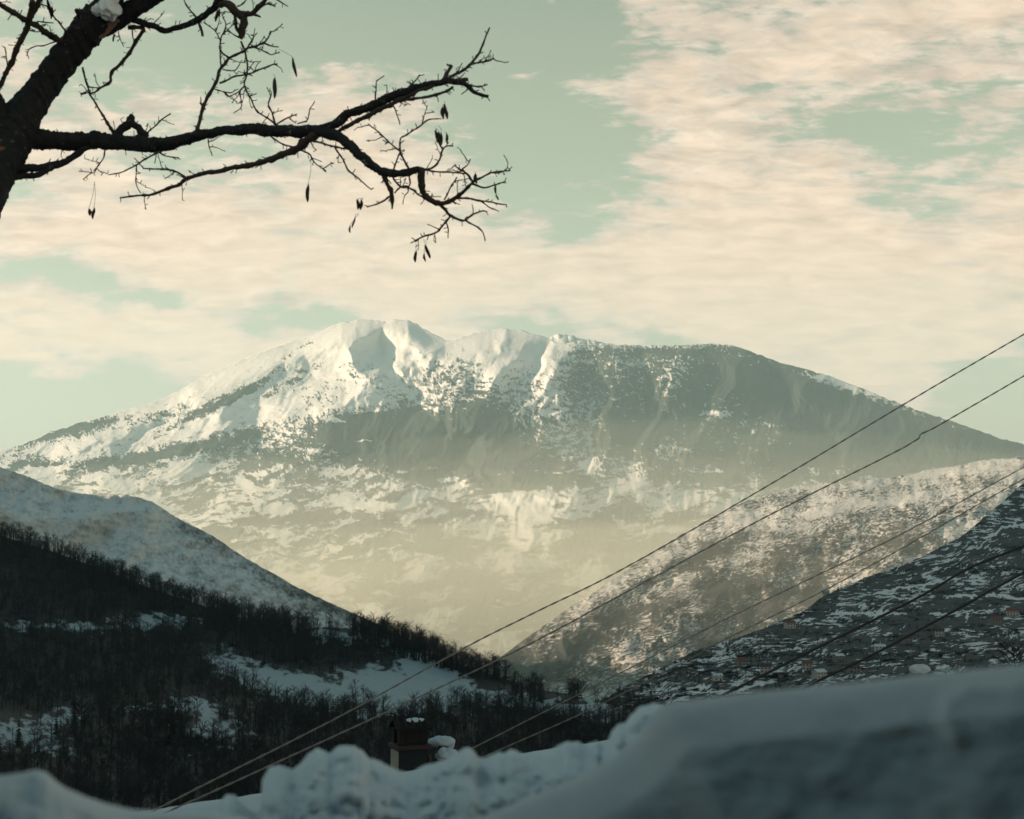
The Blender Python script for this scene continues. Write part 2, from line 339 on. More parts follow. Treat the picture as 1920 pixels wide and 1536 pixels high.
def r_bare(X, Y, tt):
    s1 = (X * 0.86 - Y * -0.5); al = X * math.cos(.42) - Y * math.sin(.42) ; ac = X * math.sin(.42) + Y * math.cos(.42)
    wp = fbm(X / 80, Y / 50, 3, .5, 47); al, ac = al + wp * 12, ac + wp * 9
    streak = fbm(al / 13, ac / 3.0, 5, .65, 40) * 0.50 + fbm(al / 6, ac / 2.4, 3, .65, 43) * 0.50 + fbm(X / 36, Y / 18, 4, .55, 48) * .30
    f_ = blobs(X, Y, [(1280, 1065, 130, 16, 27, .45), (1130, 1190, 130, 26, 30, .40), (1400, 1160, 90, 60, 25, .35), (1500, 1040, 160, 24, 24, .22), (1680, 1010, 90, 30, 30, .3), (1540, 1130, 50, 50, 0, .3),
                      (1000, 1250, 90, 40, 30, .4), (1350, 1100, 40, 30, 0, .3), (1600, 905, 90, 12, 5, -.1), (1820, 880, 90, 12, 10, -.25), (1250, 1090, 60, 16, 20, -.3), (1700, 935, 120, 10, 8, -.28), (1120, 1115, 50, 14, 30, -.2), (1450, 960, 100, 14, 14, -.15)])
    edge = 0.25 * np.exp(-(tt / 0.02) ** 2)
    return np.clip(0.50 + 0.06 * sstep(950, 1200, Y) + f_ + streak * 0.95 * (.75 + .25 * sstep(.0, .22, tt)) * (.75 + .5 * fbm(X / 60, Y / 40, 3, .5, 46)) + fbm(X / 70, Y / 40, 3, .5, 44) * .24 - .06 * (1 - sstep(.05, .3, tt)) - edge * 0, 0, 1.2)
mat_right = terrain_mat('terraced_hill', (0.036, 0.046, 0.045, 1), (0.068, 0.068, 0.060, 1), 0.03, 2.5, 0.22, 0.30, (0.64, 0.63, 0.60, 1))
slope('hill', 790, 2080, 1.6, lambda x: pl(R_TOP, x), lambda x: x * 0 + 1345, 1.6, r_dist, r_bare, mat_right, 1.2, 26, 3)

# --- nearer slope on the right, in shade, 1.2 to 3 km: broken fields under the village
N_TOP = [(1040, 1372), (1100, 1340), (1160, 1292), (1230, 1258), (1300, 1222), (1400, 1190), (1500, 1150), (1550, 1114), (1600, 1092), (1660, 1070), (1700, 1058), (1800, 1008), (1870, 950), (1920, 905), (2000, 860), (2150, 800)]
def n_dist(X, Y, tt):
    base = np.interp(Y, [850, 950, 1050, 1150, 1220, 1290, 1400], [3300, 2800, 2250, 1800, 1500, 1250, 900])
    return base - ridged(X / 110 + Y / 90, Y / 40, 5, .5, 15) * 26 - fbm(X / 30, Y / 14, 4, .5, 16) * 14
FIELDS = [([(1790, 1118), (1920, 1121), (1920, 1140), (1840, 1146), (1740, 1148), (1770, 1134)], .5), ([(1560, 1150), (1690, 1152), (1640, 1175), (1540, 1178)], .3)]
def n_bare(X, Y, tt):
    al = X * math.cos(.38) - Y * math.sin(.38); ac = X * math.sin(.38) + Y * math.cos(.38)
    wp = fbm(X / 90, Y / 50, 3, .5, 57); al, ac = al + wp * 18, ac + wp * 12
    st = fbm(al / 22, ac / 3.6, 5, .68, 50); st2 = fbm(X / 22, Y / 3.4, 4, .66, 51)
    mixk = sstep(-.15, .25, fbm(X / 130, Y / 60, 3, .5, 52))
    v = 0.72 + (st * (1 - mixk) + st2 * mixk) * 0.80 + fbm(X / 60, Y / 22, 4, .55, 58) * .50
    v = v + blobs(X, Y, [(1740, 1165, 90, 16, 0, .5), (1850, 1135, 90, 9, 0, .6), (1560, 1230, 150, 26, 0, .18), (1700, 1190, 90, 16, 0, .25), (1440, 1215, 50, 12, 0, .2), (1290, 1262, 70, 16, 0, .22), (1400, 1250, 60, 12, 5, -.22), (1300, 1290, 90, 10, 4, -.22), (1240, 1300, 60, 14, 15, -.1),
                         (1640, 1100, 80, 16, 20, .2), (1450, 1212, 60, 6, 4, -.4), (1700, 1120, 140, 30, 20, -.06), (1880, 960, 60, 40, 40, -.05), (1800, 1230, 60, 16, 0, .2), (1900, 1040, 40, 30, 0, .25)])
    for (p, w_) in [([(1560, 1151), (1640, 1150), (1700, 1151)], 2.0), ([(1770, 1118), (1860, 1117), (1925, 1124)], 2.6), ([(1790, 1146), (1860, 1145)], 1.6), ([(1740, 1153), (1815, 1150), (1812, 1165)], 2.6),
                    ([(1230, 1262), (1290, 1240), (1380, 1232)], 2.0), ([(1290, 1300), (1380, 1296), (1440, 1278)], 2.2), ([(1640, 1112), (1720, 1098), (1800, 1084)], 2.4), ([(1500, 1216), (1440, 1222)], 2.4), ([(1850, 1010), (1880, 990), (1925, 985)], 2.4)]:
        v = v - 0.9 * np.exp(-(polydist(X, Y + fbm(X / 12, Y / 12, 3, .5, 3) * 4, p) / w_) ** 2)
    return np.clip(v, 0, 1.2)
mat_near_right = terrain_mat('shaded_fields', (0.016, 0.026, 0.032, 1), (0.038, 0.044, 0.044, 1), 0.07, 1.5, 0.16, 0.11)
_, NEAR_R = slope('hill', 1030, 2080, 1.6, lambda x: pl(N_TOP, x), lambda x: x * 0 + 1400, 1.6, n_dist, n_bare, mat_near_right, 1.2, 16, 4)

# --- bald snowy hill on the left, 2.6 to 3.6 km
L_TOP = [(-200, 800), (0, 876), (50, 893), (100, 914), (150, 926), (200, 930), (230, 927), (255, 932), (285, 940), (330, 970), (400, 1006), (460, 1046), (520, 1080), (560, 1103), (620, 1131), (680, 1158), (720, 1176), (800, 1215), (900, 1275), (960, 1310)]
def l_dist(X, Y, tt):
    base = 3600 - 500 * sstep(-100, 800, X) - tt * 900
    off = -ridged(X / 120 + Y / 160, Y / 120, 5, .5, 18) * 40 + fbm(X / 20, Y / 16, 4, .55, 19) * 10
    off = off - 70 * np.exp(-(polydist(X, Y, [(-60, 960), (0, 962), (130, 972), (240, 956), (270, 950)]) / 26) ** 2) * sstep(0, 30, Y - Y[:1])
    return base + off
def l_bare(X, Y, tt):
    v = 0.23 + fbm(X / 24, Y / 13, 5, .62, 23) * 0.28 + fbm(X / 5, Y / 5, 3, .7, 24) * .20 + 0.30 * sstep(450, 760, X)
    v = v + 0.30 * np.exp(-(tt * 10) ** 2) * sstep(280, 380, X) + blobs(X, Y, [(420, 1100, 90, 30, -30, .12), (560, 1130, 60, 30, -30, .15), (330, 1060, 90, 20, -20, .10)])
    v = v - 0.7 * np.exp(-(polydist(X, Y, [(100, 966), (160, 966), (200, 958), (262, 954)]) / 3) ** 2)
    return np.clip(v, 0, 1.1)
mat_left = terrain_mat('bald_snowy_hill', (0.045, 0.055, 0.052, 1), (0.09, 0.085, 0.07, 1), 0.05, 2.0, 0.16, 0.4)
slope('hill', -200, 960, 2.4, lambda x: pl(L_TOP, x), lambda x: x * 0 + 1345, 2.4, l_dist, l_bare, mat_left, 0.9, 22, 5)

# --- wooded hill and valley fields in front, 0.3 to 1.2 km
W_TOP = [(-200, 930), (0, 1005), (60, 1022), (130, 1045), (200, 1072), (300, 1110), (400, 1142), (480, 1166), (560, 1182), (600, 1176), (660, 1178), (720, 1192), (780, 1215), (850, 1240), (930, 1268), (990, 1290), (1060, 1300), (1130, 1318), (1180, 1335), (1220, 1350), (1400, 1420)]
SNOWFIELDS = [  # open snow among the woods: x, y, rx, ry, angle, amount
    (560, 1290, 85, 26, -14, 1.3), (470, 1268, 50, 20, -25, 1.0), (610, 1300, 40, 14, 0, .8), (720, 1285, 70, 30, -10, 1.2), (790, 1250, 40, 26, -40, 1.0), (850, 1275, 60, 22, -20, 1.0), (740, 1330, 80, 14, 5, 1.0), (800, 1305, 60, 18, 0, 1.0),
    (1040, 1325, 110, 16, -6, 1.2), (1140, 1335, 60, 16, 0, 1.1), (930, 1305, 60, 9, 0, .7), (650, 1195, 60, 9, -4, 1.1), (600, 1185, 40, 7, 0, .8), (700, 1202, 40, 5, 0, .8), (270, 1168, 55, 9, 0, 1.0), (60, 1172, 70, 8, 0, .7), (150, 1178, 60, 8, 0, .5), (330, 1160, 60, 6, -5, .6),
    (350, 1322, 50, 9, 0, 1.1), (385, 1350, 28, 22, -30, .7), (420, 1370, 60, 40, 0, .42), (120, 1350, 60, 16, 15, .6), (20, 1370, 40, 26, 0, .6), (90, 1400, 50, 30, 0, .4), (410, 1230, 30, 30, 0, .35), (280, 1330, 50, 5, 8, .7)]
def w_dist(X, Y, tt):
    base = np.interp(Y, [900, 1000, 1100, 1200, 1300, 1380, 1540], [1350, 1230, 1080, 900, 700, 520, 300])
    off = -ridged(X / 160, Y / 70, 4, .5, 28) * 8 + fbm(X / 50, Y / 20, 4, .5, 29) * 5
    off = off - 45 * np.exp(-(((X - 350) / 110) ** 2 + ((Y - 1365) / 45) ** 2)) - 30 * np.exp(-(((X - 640) / 90) ** 2 + ((Y - 1190) / 20) ** 2))
    return base + off
def open_snow(X, Y): return blobs(X + fbm(X / 40, Y / 20, 4, .6, 36) * 34, Y + fbm(X / 30, Y / 16, 4, .6, 37) * 15, SNOWFIELDS)
def w_bare(X, Y, tt):
    v = 0.86 - open_snow(X, Y) * 0.9 + fbm(X / 16, Y / 8, 4, .6, 33) * 0.30
    v = v + blobs(X, Y, [(960, 1288, 60, 8, -4, 1.2), (1060, 1302, 50, 5, 0, 1.0), (1085, 1318, 30, 3, 0, .9), (870, 1256, 40, 4, -14, 1.0), (680, 1325, 14, 3, 0, 1.3), (905, 1262, 40, 3, -8, .9), (617, 1297, 8, 1.5, 0, 1.4), (640, 1180, 40, 3, 0, 1.0), (350, 1316, 16, 2.5, 0, 1.0)])
    return np.clip(v, 0, 1.2)
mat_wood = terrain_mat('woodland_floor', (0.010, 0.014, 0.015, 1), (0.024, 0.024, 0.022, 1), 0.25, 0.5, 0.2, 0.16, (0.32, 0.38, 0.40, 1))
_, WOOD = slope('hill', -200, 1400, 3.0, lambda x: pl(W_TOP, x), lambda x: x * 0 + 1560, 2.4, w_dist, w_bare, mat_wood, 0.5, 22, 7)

# --- valley ground: one sheet out to the horizon, and the high ridge west of the valley whose shade covers it
aa = np.linspace(0, 2 * np.pi, 181); rr = np.array([2.5, 5, 9, 14, 25, 45, 80, 140, 260, 420, 700, 1100, 1800, 2800, 4200, 6500, 9500, 13000, 15800.])
zz = np.interp(rr, [2.5, 14, 45, 140, 300, 700, 1200, 3000, 5000, 16000], [-4.5, -6.5, -16, -52, -82, -140, -210, -480, -720, -760])
AA, RR = np.meshgrid(aa, rr); ZZ = np.repeat(zz[:, None], len(aa), 1) + fbm(RR * np.cos(AA) / 900, RR * np.sin(AA) / 900, 4, .5, 2) * np.minimum(60, RR * 0.02)
ZZ[:, -1] = ZZ[:, 0]
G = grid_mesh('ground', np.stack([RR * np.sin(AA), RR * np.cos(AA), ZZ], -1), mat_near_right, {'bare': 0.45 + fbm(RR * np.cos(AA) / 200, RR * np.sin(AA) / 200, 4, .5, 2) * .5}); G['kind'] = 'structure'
gx = np.linspace(-7600, -900, 110); gy = np.linspace(-4200, 4600, 120)
GX, GY = np.meshgrid(gx, gy)
crest = -3900 + 250 * np.sin(GY / 900.)
hh = 2450 * np.exp(-np.abs((GX - crest) / 1150.) ** 1.8) * sstep(3750, 2950, GY) * sstep(-4200, -3000, GY)
hh = hh * (1 + 0.10 * fbm(GX / 700, GY / 700, 5, .5, 9)) - 520 + 330 * sstep(-2600, -1200, -np.abs(GX)) * 0
HB = grid_mesh('hill', np.stack([GX, GY, hh], -1)[:, ::-1], mat_left, {'bare': 0.35 + fbm(GX / 200, GY / 200, 4, .6, 2)[:, ::-1] * .5}); HB['kind'] = 'structure'
# ------------------------------------------------------------------ woods
mat_bark_far, t, b = new_mat('dark_winter_wood'); t.put(b.inputs['Base Color'], t.mix(t.noise(geo_pos(t), 0.15, 3), (0.013, 0.016, 0.021, 1), (0.030, 0.029, 0.033, 1)))
mat_conifer, t, b = new_mat('conifer_needles'); t.put(b.inputs['Base Color'], t.mix(t.noise(geo_pos(t), 0.2, 3), (0.008, 0.016, 0.014, 1), (0.022, 0.032, 0.026, 1)))
def stick(V, F, p, q, r0, r1, sides=3):
    p = Vector(p); q = Vector(q); d = (q - p).normalized(); a = d.orthogonal().normalized(); c = d.cross(a)
    k = len(V)
    for (o_, r) in ((p, r0), (q, r1)):
        for i in range(sides):
            an = 2 * math.pi * i / sides; V.append(o_ + (a * math.cos(an) + c * math.sin(an)) * r)
    for i in range(sides):
        j = (i + 1) % sides; F.append((k + i, k + j, k + sides + j)); F.append((k + i, k + sides + j, k + sides + i))
def sliver(V, F, p, q, w_):
    p = Vector(p); q = Vector(q); d = (q - p).normalized(); a = d.orthogonal().normalized(); a.rotate(Matrix.Rotation(random.random() * 6.3, 3, d))
    k = len(V); V += [p - a * w_, p + a * w_, q]; F.append((k, k + 1, k + 2))
def bare_tree_mesh(rng, limbs, twigs, sub, spread=0.33, sides=3):
    """unit-height leafless tree: trunk part and crown part as separate vertex/face lists"""
    random.seed(rng); TV, TF, CV, CF = [], [], [], []
    lean = Vector((random.uniform(-.05, .05), random.uniform(-.05, .05), 0)); top = Vector((0, 0, .72)) + lean
    mid = Vector((0, 0, .36)) + lean * random.uniform(-.5, .9)
    stick(TV, TF, (0, 0, -.04), mid, .013, .009, sides); stick(TV, TF, mid, top, .009, .003, sides)
    for i in range(limbs):
        h = random.uniform(.22, .72); base = mid * (h / .36) if h < .36 else mid.lerp(top, (h - .36) / .36)
        an = random.random() * 6.283; up = random.uniform(.55, 1.3)
        L = random.uniform(.55, 1.0) * (1.02 - h) * .62
        d = Vector((math.cos(an) * spread * 2.1, math.sin(an) * spread * 2.1, up)).normalized()
        e = base + d * L; e.z = min(e.z, .98)
        stick(CV, CF, base, e, .0065, .0022, 3) if sub else sliver(CV, CF, base, e, .005)
        for j in range(twigs):
            s_ = random.uniform(.25, 1.0); p = base.lerp(e, s_)
            dd = (d + Vector((random.uniform(-.8, .8), random.uniform(-.8, .8), random.uniform(-.25, .8)))).normalized()
            l2 = random.uniform(.05, .17) * (1.1 - s_ * .4); q_ = p + dd * l2
            sliver(CV, CF, p, q_, .0027)
            for _ in range(sub):
                p2 = p.lerp(q_, random.uniform(.3, 1)); d3 = (dd + Vector((random.uniform(-.9, .9), random.uniform(-.9, .9), random.uniform(-.4, .8)))).normalized()
                sliver(CV, CF, p2, p2 + d3 * random.uniform(.025, .075), .0017)
    for j in range(twigs):
        p = mid.lerp(top, random.uniform(.6, 1)); sliver(CV, CF, p, p + Vector((random.uniform(-.08, .08), random.uniform(-.08, .08), random.uniform(.08, .26))), .0028)
    return TV, TF, CV, CF
def conifer_mesh(rng, tiers, per):
    random.seed(rng); TV, TF, CV, CF = [], [], [], []
    stick(TV, TF, (0, 0, -.03), (0, 0, .95), .016, .003, 3)
    for k in range(tiers):
        h = .10 + .86 * k / tiers; R = .22 * (1 - h) ** .8 + .012
        for i in range(per):
            an = 6.283 * i / per + random.random(); R2 = R * random.uniform(.6, 1.15); z0 = h + random.uniform(-.01, .03)
            tip = Vector((math.cos(an) * R2, math.sin(an) * R2, z0 - R2 * random.uniform(.15, .6)))
            n_ = Vector((-math.sin(an), math.cos(an), 0)) * R2 * .38; c = Vector((0, 0, z0 + .035))
            kk = len(CV); m_ = tip.lerp(c, .4)
            CV += [c, m_ + n_ - Vector((0, 0, .02)), tip, m_ - n_ - Vector((0, 0, .02))]; CF += [(kk, kk + 1, kk + 2), (kk, kk + 2, kk + 3)]
    return TV, TF, CV, CF
def as_np(parts_):
    TV, TF, CV, CF = parts_
    V = np.array([tuple(v) for v in TV + CV]); F = np.array([tuple(f_) for f_ in TF] + [tuple(i + len(TV) for i in f_) for f_ in CF])
    return V, F
def scatter_join(name, protos, pos, hts, mats, pick, kindmat, widen=1.0):
    """many far trees joined as one mesh"""
    VV, FF, MI = [], [], []; off = 0
    for pi, (V, F) in enumerate(protos):
        idx = np.where(pick == pi)[0]
        if len(idx) == 0: continue
        an = np.random.RandomState(pi).rand(len(idx)) * 6.283; c, s_ = np.cos(an)[:, None], np.sin(an)[:, None]
        h = hts[idx][:, None]; w_ = widen
        X = (V[None, :, 0] * c - V[None, :, 1] * s_) * h * w_ + pos[idx, 0:1]; Y = (V[None, :, 0] * s_ + V[None, :, 1] * c) * h * w_ + pos[idx, 1:2]
        Z = V[None, :, 2] * h + pos[idx, 2:3]
        VV.append(np.stack([X, Y, Z], -1).reshape(-1, 3)); FF.append((F[None] + (np.arange(len(idx)) * len(V))[:, None, None]).reshape(-1, 3) + off)
        MI.append(np.full(len(idx) * len(F), kindmat[pi])); off += len(idx) * len(V)
    V = np.concatenate(VV); F = np.concatenate(FF).astype(np.int32); M_ = np.concatenate(MI).astype(np.int32)
    me = bpy.data.meshes.new(name); me.vertices.add(len(V)); me.vertices.foreach_set('co', V.reshape(-1).astype(np.float32))
    me.loops.add(F.size); me.loops.foreach_set('vertex_index', F.reshape(-1)); me.polygons.add(len(F))
    me.polygons.foreach_set('loop_start', np.arange(0, F.size, 3, dtype=np.int32)); me.polygons.foreach_set('loop_total', np.full(len(F), 3, np.int32))
    me.polygons.foreach_set('material_index', M_); me.update(calc_edges=True)
    for m_ in mats: me.materials.append(m_)
    o = bpy.data.objects.new(name, me); COL.objects.link(o); o['kind'] = 'stuff'; return o
BANK_TOP = [(-60, 1458), (70, 1446), (90, 1452), (120, 1480), (200, 1510), (260, 1522), (400, 1526), (440, 1500), (495, 1500), (500, 1450), (560, 1432), (640, 1396), (680, 1400), (740, 1440), (800, 1430), (860, 1402), (960, 1408), (1060, 1396), (1150, 1372), (1200, 1325), (1300, 1310), (1600, 1280), (1920, 1246), (2100, 1230)]
rs = np.random.RandomState(5)
NT_ = 16000
tx = rs.uniform(-60, 1240, NT_); T_ = pl(W_TOP, tx)
ty = T_ + (1555 - T_) * rs.rand(NT_) ** 1.3
rd = w_dist(tx, ty, 0)
dens = 1.0 - open_snow(tx, ty) * 2.3 + fbm(tx / 26, ty / 12, 3, .5, 71) * .5
crestk = (ty - T_ < 26) & ~((tx > 560) & (tx < 660)) & (tx < 1020)
dens = np.where(crestk, 1.5, dens)
dens = dens - blobs(tx, ty, [(960, 1288, 60, 9, -4, 3), (1060, 1302, 50, 7, 0, 3), (640, 1172, 40, 16, 0, .9)])
dens = dens + blobs(tx, ty, [(700, 1190, 26, 12, 20, 1.2), (850, 1242, 60, 12, 20, 1.0), (980, 1285, 30, 12, 20, 1.2), (1085, 1302, 45, 8, 0, 3.0), (930, 1345, 80, 18, 0, 1.2), (1090, 1360, 90, 14, 0, 1.0), (680, 1320, 30, 20, 0, .6), (850, 1330, 14, 12, 0, 1.0)])
keep = rs.rand(NT_) < np.clip(dens, 0, 1); keep &= rs.rand(NT_) < np.clip((rd / 900.) ** 1.2, .28, 1)
keep &= (ty - 30 < pl(BANK_TOP, tx) + 10)
tx, ty, rd = tx[keep], ty[keep], rd[keep]
P = px_dir(tx, ty) * rd[:, None]
con = rs.rand(len(tx)) < np.where(tx < 300, .22, .16)
hts = np.where(con, rs.uniform(5, 10, len(tx)), 13.5 * rs.uniform(.25, 1, len(tx)) ** .6) * np.where(ty > 1400, .8, 1) * np.where(tx > 820, .8, 1) * np.where((ty - pl(W_TOP, tx) < 26) & (tx < 1020), 1.35, 1)
kinds_far = [as_np(bare_tree_mesh(100 + i, 12, 15, 0, .50)) for i in range(6)] + [as_np(conifer_mesh(200 + i, 9, 6)) for i in range(2)]
size = hts / rd; order = np.argsort(-size * ((ty - size * 2667 < pl(BANK_TOP, tx) - 4)))
near = order[:300]; far = order[300:]; print('TREES', len(tx), sum(len(k[1]) for k in kinds_far) / 8)
pick = np.where(con[far], 6 + rs.randint(0, 2, len(far)), rs.randint(0, 6, len(far)))
print('far trees', len(far), 'near', len(near))
scatter_join('forest', kinds_far, P[far], hts[far], [mat_bark_far, mat_conifer], pick, [0] * 6 + [1] * 2, 1.25)
def proto_tree(name, parts_, crown_mat, label, cat, group):
    TV, TF, CV, CF = parts_
    e = empty(name, (0, 0, 0)); tag(e, label, cat, group)
    raw_mesh('trunk', TV, TF, mat_bark_far, e); raw_mesh('crown', CV, CF, crown_mat, e); return e
def dup(root):
    r = root.copy(); COL.objects.link(r)
    for ch in root.children:
        c = ch.copy(); COL.objects.link(c); c.parent = r
    return r
pb = [proto_tree('bare_tree', bare_tree_mesh(300 + i, 12, 12, 3, sides=5), mat_bark_far, 'leafless dark tree in the near shaded woods of the valley side', 'tree', 'leafless trees of the nearer valley woods') for i in range(7)]
pc = [proto_tree('conifer_tree', conifer_mesh(400 + i, 16, 10), mat_conifer, 'small dark conifer standing among the leafless valley woods', 'tree', 'small conifers of the nearer valley woods') for i in range(3)]
usedp = set()
for k, i in enumerate(near):
    arr = pc if con[i] else pb; pr = arr[k % len(arr)]
    if id(pr) in usedp: o = dup(pr)
    else: o = pr; usedp.add(id(pr))
    o.location = P[i]; o.rotation_euler = (0, 0, rs.rand() * 6.28); h = hts[i]; o.scale = (h * 1.15, h * 1.15, h)
for pr in pb + pc:
    if id(pr) not in usedp:
        for ch in list(pr.children): bpy.data.objects.remove(ch)
        bpy.data.objects.remove(pr)
# bushes and small trees along the field edges of the nearer right slope
NB = 5200
bx = rs.uniform(1060, 1980, NB); TT = pl(N_TOP, bx); by = TT + (1330 - TT) * rs.rand(NB)
kp = (by - 12 < pl(BANK_TOP, bx)) & (rs.rand(NB) < np.clip(.22 + fbm(bx / 40, by / 16, 3, .5, 81) * 1.0 + blobs(bx, by, [(1640, 1090, 70, 12, 20, .7), (1500, 1225, 150, 30, 0, .5), (1300, 1240, 60, 14, 20, .6), (1880, 1180, 60, 24, 0, .6), (1130, 1325, 60, 14, 20, 1.0), (1740, 1230, 80, 10, 0, .4)]), 0, 1)) & ~((np.abs(by - 1133) < 12) & (bx > 1745))
bx, by = bx[kp], by[kp]; PB = px_dir(bx, by) * n_dist(bx, by, 0)[:, None]
kb = [as_np(bare_tree_mesh(500 + i, 6, 6, 0, .5)) for i in range(4)] + [as_np(conifer_mesh(520, 6, 5))]
scatter_join('shrubbery', kb, PB, rs.uniform(3, 8, len(bx)), [mat_bark_far, mat_conifer], rs.randint(0, 5, len(bx)), [0, 0, 0, 0, 1], 1.6)
# ------------------------------------------------------------------ village, pylon and small things on the slopes
def flat_mat(name, c, c2=None, scale=3.0, rough=.8, bd=0):
    m, t, b = new_mat(name); b.inputs['Roughness'].default_value = rough
    n = t.noise(geo_pos(t), scale, 5, .6); t.put(b.inputs['Base Color'], t.mix(n, tuple(c) + (1,), tuple(c2 or [x * .7 for x in c]) + (1,)))
    if bd: bump(t, b, n, .8, bd)
    return m
mat_wall_w = flat_mat('pale_render', (.42, .40, .36), (.30, .29, .27)); mat_wall_b = flat_mat('grey_block', (.20, .19, .18), (.12, .12, .12))
mat_tile = flat_mat('red_roof_tiles', (.20, .065, .055), (.12, .05, .045)); mat_tile_d = flat_mat('dark_roof', (.06, .05, .05))
mat_pane = flat_mat('dark_glass', (.02, .025, .03), rough=.2); mat_timber = flat_mat('weathered_timber', (.09, .07, .055), (.05, .04, .035), 8)
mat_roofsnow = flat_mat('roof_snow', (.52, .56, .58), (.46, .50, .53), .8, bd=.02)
def box_vf(cx_, cy_, cz, sx_, sy_, sz_):
    v = [(cx_ + i * sx_ / 2, cy_ + j * sy_ / 2, cz + k * sz_ / 2) for k in (-1, 1) for (i, j) in ((-1, -1), (1, -1), (1, 1), (-1, 1))]
    return v, [(3, 2, 1, 0), (4, 5, 6, 7), (0, 1, 5, 4), (1, 2, 6, 5), (2, 3, 7, 6), (3, 0, 4, 7)]
def box(name, c, s_, mat, parent=None, rz=0):
    v, f_ = box_vf(0, 0, 0, *s_); o = raw_mesh(name, v, f_, mat, parent); o.location = c; o.rotation_euler = (0, 0, rz); return o
def gable(name, w_, d_, z0, rise, over, mat, parent, th=.25):
    W2, D2 = w_ / 2 + over, d_ / 2 + over
    v = []; 
    for dz in (0, th): v += [(-W2, -D2, z0 + dz), (W2, -D2, z0 + dz), (W2, D2, z0 + dz), (-W2, D2, z0 + dz), (-W2, 0, z0 + rise + dz), (W2, 0, z0 + rise + dz)]
    f_ = [(6, 7, 11, 10), (9, 10, 11, 8), (0, 4, 5, 1), (3, 2, 5, 4), (0, 1, 7, 6), (2, 3, 9, 8), (0, 6, 10, 4), (4, 10, 9, 3), (1, 5, 11, 7), (5, 2, 8, 11)]
    return raw_mesh(name, v, f_, mat, parent)
def cottage(px, py, r, w_, d_, h_, rz, wm, rm, label, storeys=2):
    e = empty('house', at(px, py, r), rz); tag(e, label, 'house', 'village houses on the shaded slope')
    v, f_ = box_vf(0, 0, h_ / 2 - .7, w_, d_, h_ + 1.4)
    k = len(v); rise = d_ * .30
    v += [(-w_ / 2, 0, h_ + rise), (w_ / 2, 0, h_ + rise)]; f_ = f_[:1] + f_[2:] + [(7, 4, k), (5, 6, k + 1), (4, 5, k + 1, k), (6, 7, k, k + 1)]
    raw_mesh('wall', v, f_, wm, e)
    rf = gable('roof', w_, d_, h_ + .08, rise, .5, rm, e)
    box('chimney', (w_ * .25, .4, h_ + rise + .3), (.7, .7, 1.6), mat_wall_b, rf)
    n = max(2, int(w_ / 3))
    for s in range(storeys):
        for i in range(n):
            if s == 0 and i == n // 2: box('door', ((i + .5) / n * w_ - w_ / 2, -d_ / 2 - .05, 1.0), (1.1, .12, 2.1), mat_timber, e); continue
            box('window', ((i + .5) / n * w_ - w_ / 2, -d_ / 2 - .04, 1.6 + 2.8 * s), (1.2, .12, 1.3), mat_pane, e)
    return e
def nr(px, py): return float(n_dist(np.array([[px]], float), np.array([[py]], float), 0)[0, 0]) - 2
VILLAGE = [(1481, 1178, 11, 8, 5.5, .3, mat_wall_w, mat_tile, 'red-roofed white house nearest under the upper dark cable'),
    (1514, 1256, 9, 7, 5.5, -.2, mat_wall_w, mat_tile, 'small white house with faded red roof between the two dark cables'),
    (1536, 1272, 10, 8, 5.5, .5, mat_wall_w, mat_roofsnow, 'pale house with snowy roof just above the snowbank, below the lower dark cable'),
    (1899, 1156, 13, 9, 6, -.3, mat_wall_w, mat_tile, 'large red-roofed house at the right edge of the photo'),
    (1868, 1172, 12, 9, 6, .1, mat_wall_b, mat_tile, 'dark grey house with dull red roof left of the large red-roofed one'),
    (1548, 1114, 9, 7, 4, 0, mat_wall_w, mat_roofsnow, 'tiny pale snow-roofed house high on the slope under the shade line'),
    (1600, 1262, 10, 8, 5, .2, mat_wall_b, mat_tile_d, 'dark-roofed grey house low in the village right of the pale snowy one'),
    (1438, 1262, 10, 8, 5.5, -.4, mat_wall_w, mat_tile_d, 'pale house with dark roof among trees under the upper dark cable'),
    (1572, 1240, 9, 7, 5, .4, mat_wall_b, mat_roofsnow, 'grey snow-roofed house under the lower dark cable'),
    (1650, 1222, 10, 7, 5, -.1, mat_wall_w, mat_roofsnow, 'white house with snow roof just right of the lower dark cable'),
    (1390, 1248, 8, 7, 4.5, .1, mat_wall_b, mat_tile, 'small grey house with dull red roof at the left edge of the village'),
    (1700, 1205, 9, 7, 5, .3, mat_wall_b, mat_tile_d, 'grey dark-roofed house alone below the big bare field'),
    (1345, 1276, 8, 6, 4, .2, mat_wall_w, mat_roofsnow, 'lowest leftmost snow-roofed cottage beside the white fields'),
    (1762, 1192, 9, 7, 5, -.2, mat_wall_w, mat_tile_d, 'pale dark-roofed house between the bare field and the red-roofed houses')]
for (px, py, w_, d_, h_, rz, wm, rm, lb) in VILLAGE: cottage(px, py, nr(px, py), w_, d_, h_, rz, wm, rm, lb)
# barn on the saddle
e = empty('barn', at(1005, 1290, 780), .35); tag(e, 'small barn with sunlit snowy roof on the saddle behind the woods', 'barn')
box('wall', (0, 0, 1.0), (9, 5, 3.4), mat_wall_w, e); rf = gable('roof', 9, 5, 2.8, 1.2, .4, mat_roofsnow, e); box('door', (1, -2.55, .9), (1.6, .12, 1.9), mat_timber, e); box('window', (-2.4, -2.54, 1.3), (1, .12, .8), mat_pane, e)
